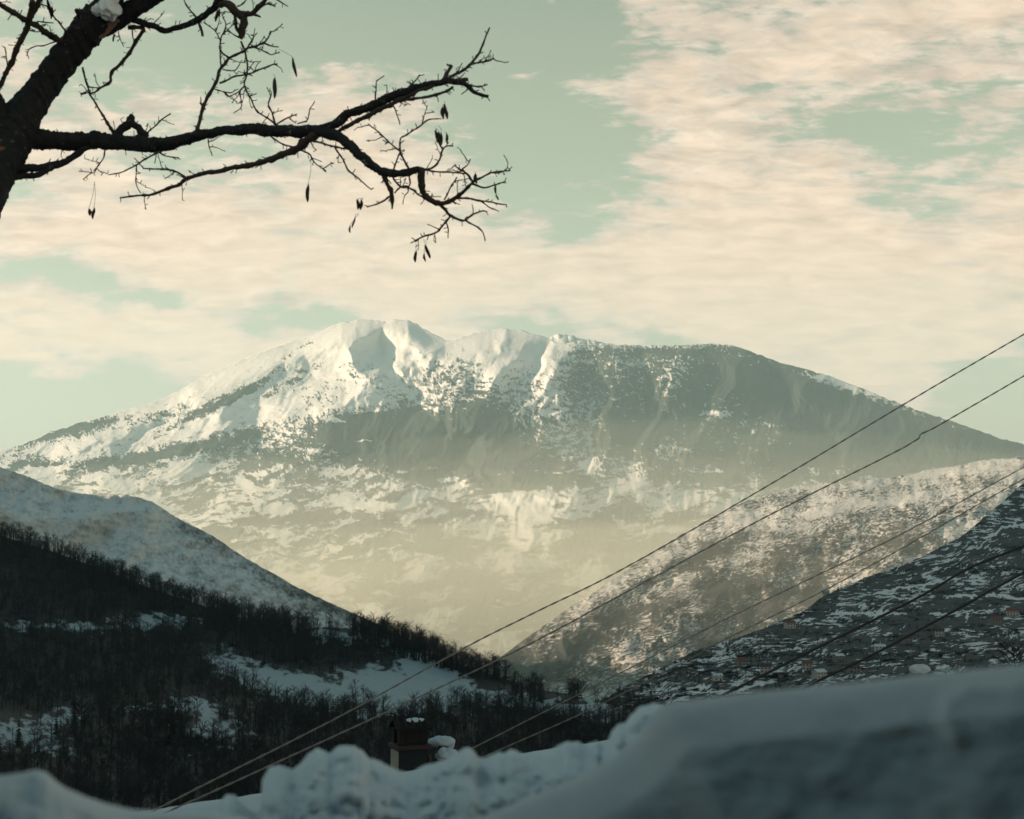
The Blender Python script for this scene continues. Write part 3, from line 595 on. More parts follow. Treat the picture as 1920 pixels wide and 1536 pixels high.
# snow-capped boulder above the bank on the right
def blob(name, c, s_, mat, parent=None, amp=.18, seed=0, seg=(28, 18), rot=(0, 0, 0), freq=1.6, amp2=.04):
    bm = bmesh.new(); bmesh.ops.create_uvsphere(bm, u_segments=seg[0], v_segments=seg[1], radius=1)
    co = np.array([v.co[:] for v in bm.verts])
    n = fbm(co[:, 0] * freq + co[:, 2] * .7, co[:, 1] * freq - co[:, 2] * 1.1, 3, .5, seed) * amp + fbm(co[:, 0] * freq * 5 + co[:, 2] * 3, co[:, 1] * freq * 5 + co[:, 2] * 4, 2, .5, seed) * amp2
    for v, k in zip(bm.verts, n): v.co = Vector((v.co.x * s_[0], v.co.y * s_[1], v.co.z * s_[2])) * (1 + float(k))
    me = bpy.data.meshes.new(name); bm.to_mesh(me); bm.free(); me.materials.append(mat); me.polygons.foreach_set('use_smooth', [True] * len(me.polygons))
    o = bpy.data.objects.new(name, me); COL.objects.link(o); o.location = c; o.rotation_euler = rot
    if parent: o.parent = parent
    return o
e = empty('boulder', at(1722, 1274, 420)); tag(e, 'snow-capped boulder with dark hollow rising just above the snowbank crest', 'boulder')
blob('rock', (0, 0, 1.0), (2.6, 1.8, 2.0), mat_wall_b, e, .3, 3); blob('snow_cap', (.3, -.1, 2.6), (2.7, 1.8, 1.6), mat_roofsnow, e, .3, 5)
# leafless bush tree beyond the bank at the right edge
def lone(px, py, r, h, label, seed, wd=1.2):
    e = proto_tree('bare_tree', bare_tree_mesh(seed, 16, 16, 4, .42, 5), mat_bark_far, label, 'tree', None); e.location = at(px, py, r); e.scale = (h * wd, h * wd, h); return e
lone(1908, 1300, 150, 6.2, 'spreading leafless tree rising over the snowbank at the right edge', 601, 1.5)
lone(664, 1192, 1010, 13, 'lone round-headed bare tree beside the wooden pylon', 603, 1.3)
lone(1091, 1312, 690, 11, 'tall bare tree topping the dark thicket on the saddle', 604, 1.3)
lone(1212, 1340, 640, 9, 'bare tree at the foot of the right slope, above the snowbank corner', 605, 1.3)
# wooden A-frame pylon
pr = at(612, 1184, 985); e = empty('pylon', pr); tag(e, 'thin wooden A-frame power pylon standing on the wooded hilltop', 'pylon')
def stick_obj(name, p, q, r0, r1, mat, parent, sides=6):
    V, F = [], []; stick(V, F, p, q, r0, r1, sides); return raw_mesh(name, V, F, mat, parent)
stick_obj('pole', (-.1, 0, -1), (-.5, 0, 12.6), .24, .17, mat_timber, e); stick_obj('pole', (2.3, 0, -1), (-.3, .05, 11.6), .2, .15, mat_timber, e)
box('crossbar', (.5, 0, 5.6), (2.1, .16, .2), mat_timber, e); box('crossbar', (-.4, -.2, 11.9), (2.8, .16, .2), mat_timber, e)
for i in (-1.2, 0, 1.2): box('insulator', (-.4 + i, -.2, 12.15), (.14, .14, .3), mat_wall_w, e)
# ------------------------------------------------------------------ neighbour's roof, chimney, stove pipe
ZR = -2.15
def ridge_at(px, py): d = px_dir(px, py); return Vector(d * (ZR / d[2]))
A, B = ridge_at(235, 1521), ridge_at(1010, 1404)
ax = (B - A).normalized(); A = A - ax * 4.0; B = B + ax * 6
nrm_ = Vector((ax.y, -ax.x, 0));                                     # towards the camera
if nrm_.dot(-A) < 0: nrm_ = -nrm_
hs = empty('house', (A + B) / 2); tag(hs, 'neighbouring house just below with a snow-covered pitched roof', 'house')
c0 = (A + B) / 2; L2 = (B - A).length / 2
def loc(a_, n_, z_): return ax * a_ + nrm_ * n_ + Vector((0, 0, z_))
V = [loc(s1 * (L2 - .3), s2 * 3.6, z_) for z_ in (-4.5, -2.0) for (s1, s2) in ((-1, -1), (1, -1), (1, 1), (-1, 1))] + [loc(-(L2 - .3), 0, -.5), loc(L2 - .3, 0, -.5)]
raw_mesh('wall', V, [(3, 2, 1, 0), (0, 1, 5, 4), (2, 3, 7, 6), (3, 0, 4, 8, 7), (1, 2, 6, 9, 5)], mat_wall_w, hs)
V = [loc(s1 * L2, s2 * 4.1, -2.15 + z_) for z_ in (0, .12) for (s1, s2) in ((-1, -1), (1, -1), (1, 1), (-1, 1))] + [loc(s1 * L2, 0, -.36 + z_) for z_ in (0, .12) for s1 in (-1, 1)]
raw_mesh('roof', V, [(0, 1, 9, 8), (3, 8, 9, 2), (4, 10, 11, 5), (7, 6, 11, 10), (0, 4, 5, 1), (2, 6, 7, 3), (0, 8, 10, 4), (8, 3, 7, 10), (1, 5, 11, 9), (9, 11, 6, 2)], mat_tile_d, hs)
nu, nv = 240, 40
U = np.linspace(-1, 1, nu)[None] * (L2 + .02); Vv = np.linspace(-1, 1, nv)[:, None] * 4.15
zz_ = -.23 + .01 - np.abs(Vv) * (1.79 / 4.1) + .225 * (1 - np.clip(np.abs(Vv) / 4.15, 0, 1) ** 12) + 0 * U
zz_ = zz_ + fbm(U * 1.1 + 0 * Vv, Vv * .9 + 0 * U, 4, .5, 12) * .035 * (1 - (np.abs(Vv) < .3)) + fbm(U * 2.2, 0 * U, 3, .5, 2) * .012
axn, nn = np.array(ax), np.array(nrm_)
PS = U[..., None] * axn + Vv[..., None] * nn; PS[..., 2] = zz_; PS = PS + np.array(c0)
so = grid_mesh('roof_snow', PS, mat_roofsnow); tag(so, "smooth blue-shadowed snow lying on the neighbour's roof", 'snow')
# chimney with pitched tile cap
mat_brick = flat_mat('sooty_brick', (.022, .017, .016), (.012, .011, .011), 9); mat_clay = flat_mat('clay_collar', (.06, .035, .036), (.04, .027, .028), 6)
mat_rend = flat_mat('chimney_render', (.34, .30, .25), (.22, .20, .17), 6); mat_rend_dark = flat_mat('dark_render', (.025, .027, .03), (.016, .018, .02), 5); mat_dark = flat_mat('sooty_flue', (.012, .012, .012)); mat_orange = flat_mat('orange_strip', (.14, .07, .04), (.1, .05, .03))
K = 20.0; M_PX = K / FPX
cb = at(768, 1440, K); ch = empty('chimney', cb, math.radians(20)); tag(ch, "dark square chimney with pitched tile cap on the neighbour's roof", 'chimney')
Wc, Dc = .40, .36
box('shaft', (0, 0, -.55), (Wc, Dc, 1.65), mat_rend_dark, ch); box('pale_side_face', (-Wc / 2 - .012, 0, -.55), (.02, Dc - .02, 1.6), mat_rend, ch)  # dark shaft; thin sheet added to colour its left face paler
box('collar', (0, 0, .30), (Wc + .09, Dc + .09, .055), mat_clay, ch)
for (sx_, sy_) in ((-1, -1), (1, -1), (-1, 1), (1, 1)): box('brick_pier', (sx_ * (Wc / 2 - .045), sy_ * (Dc / 2 - .045), .425), (.09, .09, .19), mat_brick, ch)
box('flue', (0, 0, .42), (Wc - .15, Dc - .15, .18), mat_dark, ch)
box('brick_panel', (.02, -Dc / 2 + .035, .425), (Wc - .16, .05, .19), mat_brick, ch)
gc = empty('cap_hold', (0, 0, 0)); bpy.data.objects.remove(gc)
cp = gable('cap', Wc, Dc, .525, .13, .045, mat_brick, ch, .03)
for s_ in (-1, 1):
    for i in range(5):
        V, F = [], []; x = -.2 + i * .1; stick(V, F, (x, s_ * (Dc / 2 + .05), .545), (x, 0, .70), .028, .028, 6); raw_mesh('tile', V, F, mat_brick, ch)
o = blob('cap_snow', ch.matrix_basis @ Vector((.05, -.09, .65)), (.13, .045, .018), mat_roofsnow, None, .1, 8, rot=(.62, 0, math.radians(20))); tag(o, 'thin strip of snow lying on the tiled chimney cap', 'snow')
box('tile', (.235, -.12, .06), (.02, .1, .24), mat_orange, ch)  # narrow orange strip on the chimney's right face
sp = empty('stove_pipe', at(838, 1425, 20.4)); tag(sp, 'dark stove pipe with cowl under thick snow, right of the chimney', 'stove pipe')
stick_obj('pipe', (0, 0, -1.4), (0, 0, .16), .07, .07, mat_dark, sp, 14); stick_obj('cowl', (-.04, 0, .13), (.0, 0, .19), .14, .05, mat_dark, sp, 14)
o = blob('snow_lump', at(829, 1391, 20.4), (.185, .15, .078), mat_roofsnow, None, .22, 15); tag(o, 'rounded snow cap perched on the stove pipe', 'snow')
o2 = blob('snow_lobe', at(842, 1396, 20.45), (.085, .1, .10), mat_roofsnow, o, .1, 6); o2.location = (.09, .02, -.03)
o = blob('snow_heap', at(838, 1415, 20.1), (.14, .14, .085), mat_roofsnow, None, .4, 22); tag(o, 'lumpy snow heap at the foot of the stove pipe', 'snow')
# ------------------------------------------------------------------ the big tree, about 8 m away
mat_bark, t, b = new_mat('fissured_bark')
pos = geo_pos(t)
ridg = t.noise(t.mapping(pos, (1, 1, 1)), 26, 6, .65, .6); lic = t.noise(pos, 34, 3, .6); big_ = t.noise(pos, 7, 4, .6); ora = t.noise(t.mapping(pos, (1, 1, 1), (0, 0, 0), (4, 2, 9)), 11, 3, .5)
c = t.mix(ridg, (0.010, 0.013, 0.015, 1), (0.045, 0.042, 0.042, 1))
c = t.mix(t.m('MULTIPLY', t.ramp(lic, .62, .72), t.ramp(big_, .45, .6)), c, (0.19, 0.23, 0.21, 1))
c = t.mix(t.m('MULTIPLY', t.ramp(ora, .68, .76), .8), c, (0.26, 0.10, 0.06, 1))
t.put(b.inputs['Base Color'], c); bump(t, b, ridg, 1.0, .012); b.inputs['Roughness'].default_value = .9
mat_twig, t, b = new_mat('twig_bark'); t.put(b.inputs['Base Color'], t.mix(t.noise(geo_pos(t), 20, 4), (0.035, 0.026, 0.024, 1), (0.085, 0.062, 0.052, 1))); bump(t, b, t.noise(geo_pos(t), 120, 4), .6, .003)
mat_scar, t, b = new_mat('torn_wood'); t.put(b.inputs['Base Color'], t.mix(t.noise(t.mapping(geo_pos(t), (1, 1, 1)), 30, 5, .6, 1.0), (0.20, 0.09, 0.06, 1), (0.48, 0.27, 0.18, 1))); bump(t, b, t.noise(geo_pos(t), 60, 4), .8, .006)
mat_pod, t, b = new_mat('dry_pod'); t.put(b.inputs['Base Color'], t.mix(t.noise(geo_pos(t), 60, 4), (0.02, 0.014, 0.012, 1), (0.08, 0.05, 0.04, 1)))
TR = 8.0; TS = TR / FPX
def tdepth(px, py): return TR + .45 * math.sin(px / 210. + .8) + .30 * math.sin(py / 130. + px / 330.)
def tp(px, py, extra=0): return at(px, py, tdepth(px, py) + extra)
def smooth(pts, n):
    """Catmull-Rom through (x, y, radius) points"""
    out = []; P_ = [pts[0]] + list(pts) + [pts[-1]]
    for i in range(1, len(P_) - 2):
        p0, p1, p2, p3 = [np.array(q, float) for q in P_[i - 1:i + 3]]
        L = max(2, int(np.hypot(*(p2 - p1)[:2]) / n))
        for k in range(L):
            s = k / L; out.append(.5 * ((2 * p1) + (-p0 + p2) * s + (2 * p0 - 5 * p1 + 4 * p2 - p3) * s * s + (-p0 + 3 * p1 - 3 * p2 + p3) * s ** 3))
    out.append(np.array(pts[-1], float)); return out
def tube(V, F, centers, radii, sides, seed=0, rough=0.0, cap=True):
    k0 = len(V); n = len(centers); prev = None
    if rough:
        II, JJ = np.meshgrid(np.arange(n), np.arange(sides), indexing='ij'); th = JJ * 2 * np.pi / sides
        NZ = (fbm(II * .16 + np.cos(th) * 1.1, np.sin(th) * 1.1 + seed * 3.1, 4, .62, seed) * 1.5 + fbm(II * .5 + np.cos(th) * 2.5, np.sin(th) * 2.5 + seed, 3, .6, seed + 3) * .7) * rough * 1.6
    for i in range(n):
        d = (centers[min(i + 1, n - 1)] - centers[max(i - 1, 0)]).normalized()
        if prev is None: a = d.orthogonal().normalized()
        else: a = (prev - d * prev.dot(d)).normalized()
        prev = a; c_ = d.cross(a)
        for j in range(sides):
            an = 2 * math.pi * j / sides; q = 1.0
            if rough: q += float(NZ[i, j])
            V.append(centers[i] + (a * math.cos(an) + c_ * math.sin(an)) * radii[i] * q)
    for i in range(n - 1):
        for j in range(sides):
            j2 = (j + 1) % sides; F.append((k0 + i * sides + j, k0 + i * sides + j2, k0 + (i + 1) * sides + j2, k0 + (i + 1) * sides + j))
    if cap: F.append(tuple(k0 + (n - 1) * sides + j for j in range(sides))); F.append(tuple(k0 + j for j in reversed(range(sides))))
RN = np.random.RandomState(3).uniform(-1, 1, 4096)
tree = empty('bare_tree', (tp(-120, 700).x, tp(-120, 700).y, -6.0)); tag(tree, 'big leafless tree with lichen-spotted bark reaching in from the top left', 'tree')
tinv = Matrix.Translation(-tree.location)
def branch(name, pts, mat, sides=8, step=3.0, rough=.10, spurs=0.0, jig=0.0, seed=0, twiglets=0.0):
    random.seed(seed * 13 + 5)
    if jig:
        q = smooth(pts, 14); pts = [q[0]] + [(p[0] + random.uniform(-jig, jig), p[1] + random.uniform(-jig, jig), p[2]) for p in q[1:-1]] + [q[-1]]
    S = smooth(pts, step); V, F = [], []
    nb = [1 + (.28 * math.exp(-((i % 9) - 4) ** 2 / 1.2) if pts[0][2] < 7 else 0) for i in range(len(S))]
    tube(V, F, [tp(p[0], p[1]) for p in S], [max(.45, p[2]) * TS * nb[i] for i, p in enumerate(S)], sides, seed, rough)
    def spur(i, L, r, depth=0):
        p = S[i]; d = S[min(i + 2, len(S) - 1)][:2] - S[max(i - 2, 0)][:2]; d = d / (np.linalg.norm(d) + 1e-6)
        s = random.choice((-1, 1)); an = random.uniform(.6, 1.3) * s; c_, s_ = math.cos(an), math.sin(an)
        e = np.array([d[0] * c_ - d[1] * s_, d[0] * s_ + d[1] * c_])
        pp = [np.array([p[0], p[1]])]; 
        for k in range(max(2, int(L / 7))):
            e = e + np.array([random.uniform(-.45, .45), random.uniform(-.45, .45) - .05]); e /= np.linalg.norm(e)
            pp.append(pp[-1] + e * L / max(2, int(L / 7)))
        ex = random.uniform(-.03, .03)
        C = [tp(a[0], a[1], ex * j) for j, a in enumerate(pp)]; R_ = [max(.5, r * (1 - .5 * j / len(pp))) * TS for j in range(len(pp))]
        R_[-1] = max(.95, r * .9) * TS                                # swollen bud at the tip
        tube(V, F, C, R_, 4, 0, 0)
        if L > 16:
            for j in range(1, len(pp)):
                if random.random() < .6:
                    e2 = pp[j] + np.array([random.uniform(-7, 7), random.uniform(-7, 7)]); tube(V, F, [C[j], tp(e2[0], e2[1], ex * j)], [.55 * TS, .85 * TS], 4, 0, 0)
    i = 4
    while spurs and i < len(S) - 1:
        if random.random() < spurs: spur(i, random.uniform(3, 9) + S[i][2], 1.0)
        if twiglets and random.random() < twiglets: spur(i, random.uniform(14, 34), 1.1)
        i += random.randint(2, 5)
    V = [tinv @ v for v in V]
    o = raw_mesh(name, V, F, mat, tree, True); return o
branch('trunk', [(-150, 900, 62), (-130, 700, 50), (-88, 500, 44), (-47, 400, 41), (-13, 320, 40), (18, 262, 42), (40, 222, 36), (70, 178, 29), (105, 130, 28), (140, 85, 29), (168, 50, 31), (186, 28, 30)], mat_bark, 44, 2.2, .045, .25, 1.2, 1)
branch('limb', [(168, 55, 26), (192, 20, 24), (215, -14, 22), (240, -60, 20), (260, -120, 17)], mat_bark, 28, 2.3, .05, .1, 0, 2)
branch('limb', [(160, 62, 20), (205, 42, 21), (246, 18, 18), (290, -8, 16), (340, -40, 14), (420, -80, 11)], mat_bark, 28, 2.3, .05, .15, 0, 3)
branch('limb', [(15, 270, 30), (-8, 215, 26), (-30, 170, 24), (-60, 90, 22), (-90, -40, 18)], mat_bark, 26, 3, .06, 0, 0, 4)
BR = [  # big boughs
    [(20, 262, 20), (60, 262, 18), (100, 263, 17.5), (160, 264, 16.5), (220, 266, 15.5), (280, 271, 14), (330, 266, 11.5), (380, 252, 9.5), (430, 245, 9), (480, 243, 10), (520, 246, 10), (560, 247, 10), (612, 242, 9.5)],
    [(595, 244, 8), (625, 235, 8), (650, 217, 7), (700, 197, 7.5), (750, 176, 6.5), (790, 160, 5.5), (840, 153, 4.8), (870, 157, 4.2), (890, 172, 3.2), (916, 181, 2.6)],
    [(590, 246, 9), (620, 250, 9), (645, 264, 8.5), (672, 287, 8), (700, 311, 7.5), (722, 322, 7), (760, 323, 6.3), (788, 318, 5.5)],
    [(780, 318, 5), (792, 324, 5.5), (789, 345, 5.2), (798, 368, 4.8), (820, 380, 4.2), (845, 377, 3.6), (868, 362, 3.2), (888, 340, 2.4)],
    [(600, 250, 6), (585, 257, 7), (568, 270, 7), (540, 287, 6), (500, 300, 5.2), (450, 313, 4.4), (390, 323, 3.9), (350, 337, 3.4), (320, 353, 3), (280, 365, 2.2), (225, 371, 1.5)],
    [(18, 318, 9), (75, 315, 7), (110, 308, 6.5), (140, 292, 6), (170, 274, 5)],
    [(10, 340, 8), (40, 331, 6), (72, 328, 5.5), (100, 312, 5.5)],
    [(235, 30, 7), (262, 41, 6), (288, 50, 5.5), (312, 57, 5.3), (345, 49, 5.5), (380, 32, 5.8), (402, 14, 6.5), (415, -8, 7)],
    [(402, 6, 6), (425, 8, 6.5), (445, 22, 7.5), (458, 33, 7), (456, 52, 6.5), (450, 72, 4)],
    [(452, 28, 5), (470, 26, 4.6), (484, 14, 4.2), (497, -4, 3.8), (515, -40, 3)],
    [(60, 0, 4.5), (55, 35, 5.2), (50, 52, 5), (36, 82, 5), (22, 115, 4.6), (6, 150, 4), (-6, 175, 3)], [(100, -40, 4.5), (78, -6, 4.6), (55, 36, 5.4)],
    [(-20, -6, 4), (0, 8, 4.2), (50, 37, 5), (90, 62, 5.6), (125, 84, 6.5)],
    [(240, 52, 4), (268, 54, 3.4), (255, 78, 3.4), (238, 108, 3.3), (212, 134, 3.1), (206, 150, 2.8), (198, 161, 2.3), (176, 172, 1.5), (152, 178, 1)],
    [(369, 250, 4.4), (371, 240, 3.6), (380, 205, 3.5), (397, 168, 3.2), (413, 132, 3), (430, 110, 2.6), (447, 99, 2.3), (463, 91, 2)],
    [(205, 262, 7), (220, 250, 8), (235, 236, 8.5), (246, 226, 7.5), (244, 218, 5)], [(244, 226, 7), (258, 240, 6.5), (272, 255, 9)],
    [(622, 255, 3), (645, 240, 3.6), (672, 226, 4), (720, 202, 4), (748, 188, 3.6), (800, 165, 3), (850, 143, 2.7), (885, 117, 2.3), (905, 85, 1.8), (918, 52, 1.3)]]
for i, p in enumerate(BR): branch('branch', p, mat_bark if p[0][2] > 6 and i < 10 or i in (15, 16) else mat_twig, 12 if p[0][2] > 6 else 8, 2.4, .12, .55 if p[0][2] < 9 else .35, 1.9 if i else 1.6, 10 + i, .10 if p[0][2] < 9.5 else .05)
TW = [[(831, 150, 4), (838, 138, 3.4), (846, 123, 3.2)], [(846, 126, 2), (838, 121, 1.5)], [(885, 118, 1.8), (905, 117, 1.6), (926, 109, 1.2)], [(745, 190, 3), (780, 185, 2.5), (820, 178, 2.3), (850, 163, 2)], [(840, 153, 4.2), (878, 149, 2.6)],
    [(845, 155, 2), (872, 160, 1.7), (900, 162, 1.4), (914, 158, 1)], [(888, 340, 2.4), (903, 333, 1.8), (925, 324, 1.5), (957, 320, 1)], [(888, 342, 2), (878, 330, 1.8), (868, 318, 1.5), (876, 310, 1), (882, 298, .9)], [(870, 320, 1.5), (858, 316, 1), (852, 308, .8)],
    [(884, 344, 2), (905, 351, 1.5), (925, 348, 1.3), (948, 340, 1)], [(848, 374, 2.3), (865, 371, 1.9), (900, 376, 1.6), (950, 384, 1)], [(898, 376, 1.3), (918, 388, 1.1), (935, 396, .9)],
    [(822, 381, 3), (836, 395, 2.6), (846, 405, 2.4), (870, 413, 2), (888, 402, 1.7), (905, 395, 1.2), (914, 397, .9)], [(873, 413, 1.7), (890, 424, 1.4), (904, 434, 1.2), (910, 452, .9)], [(844, 406, 2.1), (833, 420, 1.9), (820, 434, 1.7), (796, 443, 1.5), (770, 456, 1)],
    [(836, 417, 1.4), (840, 430, 1.1), (840, 446, .9)], [(718, 324, 4), (727, 345, 4), (735, 366, 4.2), (735, 376, 3), (735, 392, 1.4)], [(735, 366, 1.6), (716, 378, 1.5), (688, 388, 1)], [(735, 328, 1.5), (750, 350, 1.5), (767, 352, 1.4), (785, 365, 1.5), (802, 374, 1.4)], [(740, 362, 1.5), (752, 350, 1.3), (768, 350, 1.2)],
    [(767, 318, 1.8), (752, 288, 1.7), (749, 272, 1.5), (753, 258, 1.5), (765, 252, 1.4), (790, 234, 1.4), (806, 223, 1.2), (828, 223, .9)], [(792, 234, 1.2), (794, 221, .9), (802, 197, .7)], [(738, 318, 1.5), (748, 290, 1.4), (750, 282, 1.2)], [(750, 284, 1.4), (728, 265, 1.3), (708, 246, 1.2), (690, 232, .9)],
    [(790, 318, 2), (806, 317, 2), (820, 306, 1.7), (829, 285, 1.5), (836, 274, 1.3), (850, 274, 1)], [(830, 283, 1.3), (826, 274, 1.1), (822, 266, .9)], [(800, 318, 1.6), (815, 321, 1.4), (845, 323, 1.3), (878, 326, 1)], [(766, 328, 1.4), (769, 345, 1.2), (764, 356, 1)],
    [(833, 375, 1.5), (846, 350, 1.3), (857, 332, 1)], [(580, 262, 2), (600, 268, 1.7), (630, 276, 1.6), (655, 280, 1.2)], [(628, 277, 1.6), (641, 295, 1.5), (653, 320, 1.5), (675, 336, 1.2), (697, 356, .9)], [(505, 254, 1.7), (530, 270, 1.5), (560, 280, 1.5), (580, 290, 1.4), (592, 306, 1.2), (611, 320, .9)],
    [(463, 91, 2), (480, 86, 1.8), (493, 80, 1.8), (503, 70, 1.4), (508, 58, 1.3)], [(493, 81, 1.6), (508, 86, 1.4), (522, 88, 1.1)], [(472, 88, 1.5), (495, 96, 1.4), (508, 102, 1.2), (524, 98, 1)], [(412, 156, 2), (440, 144, 1.8), (470, 138, 1.7), (500, 125, 1.5), (520, 120, 1.2)],
    [(452, 78, 2), (459, 95, 1.9), (464, 120, 1.8), (462, 145, 1.6), (459, 160, 1.6), (470, 185, 1.5), (482, 208, 1.5), (505, 224, 1.6), (522, 237, 2)], [(459, 161, 1.4), (448, 172, 1.2), (430, 181, 1.1), (418, 172, .9)], [(450, 168, 1.2), (452, 190, 1.1), (450, 204, 1), (438, 212, .8)],
    [(516, 232, 2), (510, 212, 1.7), (504, 195, 1.5), (509, 178, 1.3), (505, 170, 1)], [(520, 232, 1.5), (535, 222, 1.4), (557, 214, 1)], [(558, 232, 1.3), (575, 226, 1.1), (582, 205, 1), (590, 190, .8)], [(463, 91, 1.5), (475, 70, 1.4), (470, 66, 1)], [(430, 108, 1.8), (418, 100, 1.6), (412, 90, 1.5), (412, 75, 1.3), (403, 58, 1), (382, 42, 1.2)],
    [(415, 128, 1.3), (412, 100, 1.4), (415, 70, 1.4), (422, 55, 1.3), (423, 42, 1.1), (415, 25, .9)], [(423, 52, 1.2), (435, 62, 1.2), (447, 70, 1.5)], [(155, 126, 2), (164, 163, 2), (176, 190, 2), (190, 212, 2.2), (212, 247, 4)], [(163, 163, 1.4), (185, 165, 1.3), (197, 160, 1.2)], [(165, 170, 1.3), (150, 177, 1)],
    [(275, 250, 1.5), (292, 236, 1.4), (306, 222, 1.2), (320, 213, 1)], [(300, 283, 1.8), (270, 300, 1.6), (250, 313, 1.4), (228, 322, 1.1), (203, 328, .9)], [(256, 308, 1.2), (255, 330, 1.1), (256, 348, 1), (264, 362, .8)], [(352, 337, 2.4), (335, 325, 2), (308, 318, 1.8), (268, 316, 1.2)], [(295, 284, 1.4), (310, 292, 1.2), (335, 296, 1)],
    [(197, 280, 1.6), (193, 298, 1.3), (180, 315, 1.2), (176, 324, 1), (148, 321, .8)], [(372, 42, 3), (378, 58, 2.6), (380, 68, 2.6)], [(370, 35, 1.8), (356, 18, 1.5), (345, 0, 1.2)], [(118, 70, 2), (122, 58, 1.9), (110, 42, 1.7), (100, 30, 1.4), (97, 15, 1)], [(112, 72, 1.3), (92, 83, 1.3), (70, 87, 1.1), (55, 92, 1), (50, 105, .8)],
    [(70, 40, 1.4), (85, 42, 1.3), (100, 43, 1)], [(52, 56, 1.4), (72, 60, 1.2), (75, 52, 1)], [(60, 22, 1.5), (76, 8, 1.3), (92, 14, 1)], [(14, 124, 1.4), (12, 108, 1.2), (9, 88, 1)], [(154, 36, 4.5), (147, 25, 4.2), (143, 18, 3.6)], [(680, 218, 1.2), (704, 215, 1)], [(737, 198, 1.2), (745, 215, 1), (750, 235, .7)],
    [(705, 190, 1.5), (704, 170, 1.3), (706, 150, .9)], [(765, 165, 1.5), (780, 150, 1.3), (787, 140, 1)], [(418, 130, 1.3), (440, 132, 1.1), (450, 118, .9)], [(400, 166, 1.2), (430, 175, 1.1), (440, 168, .8)], [(385, 205, 1.6), (378, 195, 1.4), (376, 182, 1.1)], [(390, 255, 1.2), (392, 275, 1), (398, 292, .8)], [(442, 14, 3), (440, 32, 3), (444, 52, 3.2), (452, 66, 3)],
    [(470, 25, 2), (484, 30, 1.8), (488, 33, 1.4)], [(478, 20, 1.6), (500, 8, 1.6), (516, 12, 1.6)], [(445, 12, 1.6), (458, 5, 1.4), (462, -8, 1.2)], [(500, -10, 1.3), (520, 0, 1.3), (540, 12, .9)], [(246, 50, 1.3), (250, 70, 1.2), (256, 85, .9)], [(222, 58, 1.2), (226, 75, 1), (232, 88, .8)], [(215, 65, 2.6), (212, 78, 1.4)]]
for i, p in enumerate(TW): branch('twig', p, mat_twig, 6, 2.2, .12, .6, .9, 40 + i, .13)
# torn bark
V, F = [], []; S = smooth([(172, 72, 22), (190, 62, 22), (208, 46, 22), (222, 36, 20)], 2.0); prev = None
for i, p in enumerate(S):
    d = (S[min(i + 1, len(S) - 1)][:2] - S[max(0, i - 1)][:2]); d /= np.linalg.norm(d); nn_ = np.array([-d[1], d[0]]); wv = 8.5 * math.sin(math.pi * (i + .5) / len(S)) ** .5 + RN[i] * 1.2
    for j in range(7):
        s_ = -1 + j / 3; q = p[:2] + nn_ * (s_ * wv + 1 + RN[i * 3 + (j > 3)]); rad = 24 * TS; V.append(tinv @ tp(q[0], q[1], -rad * math.sqrt(max(.05, 1 - (s_ * .45) ** 2)) - .012))
for i in range(len(S) - 1):
    for j in range(6): F.append((i * 7 + j, i * 7 + j + 1, i * 7 + 8 + j, i * 7 + 7 + j))
raw_mesh('torn_bark', V, F, mat_scar, tree, True)
# seed pods on thin stalks
PODS = [(168, 398, 14, 6.5, 12, (177, 340)), (175, 400, 22, 6, -6, (177, 340)), (577, 362, 34, 6.5, -2, (583, 300)), (552, 126, 38, 6, 10, (522, 92)), (515, 165, 40, 8, -2, (512, 140)), (671, 383, 20, 5.5, 3, (680, 372)), (677, 384, 20, 5.5, -3, (680, 372)), (663, 418, 20, 3.2, -14, (672, 400)),
    (656, 430, 14, 3, 2, (668, 400)), (830, 212, 24, 6, 2, (830, 196)), (836, 209, 30, 6.4, 8, (832, 190)), (819, 256, 26, 6, 8, (816, 240)), (824, 260, 27, 6.5, 6, (818, 242)), (838, 260, 20, 4.6, 6, (834, 248)), (779, 481, 22, 5.5, -2, (778, 450)), (796, 483, 16, 4, 8, (794, 446)), (802, 472, 27, 6, 16, (797, 450)),
    (92, 14, 34, 6.5, 10, (88, -4)), (97, 24, 24, 5.5, -4, (94, 2)), (406, 30, 22, 6, -6, (408, 12)), (411, 24, 16, 5, 8, (411, 10)), (892, 335, 20, 6.5, 6, (889, 322)), (929, 355, 17, 4, -6, (929, 346)), (932, 370, 12, 3.4, 14, (931, 362)), (828, 260, 26, 2.6, 2, (822, 236))]
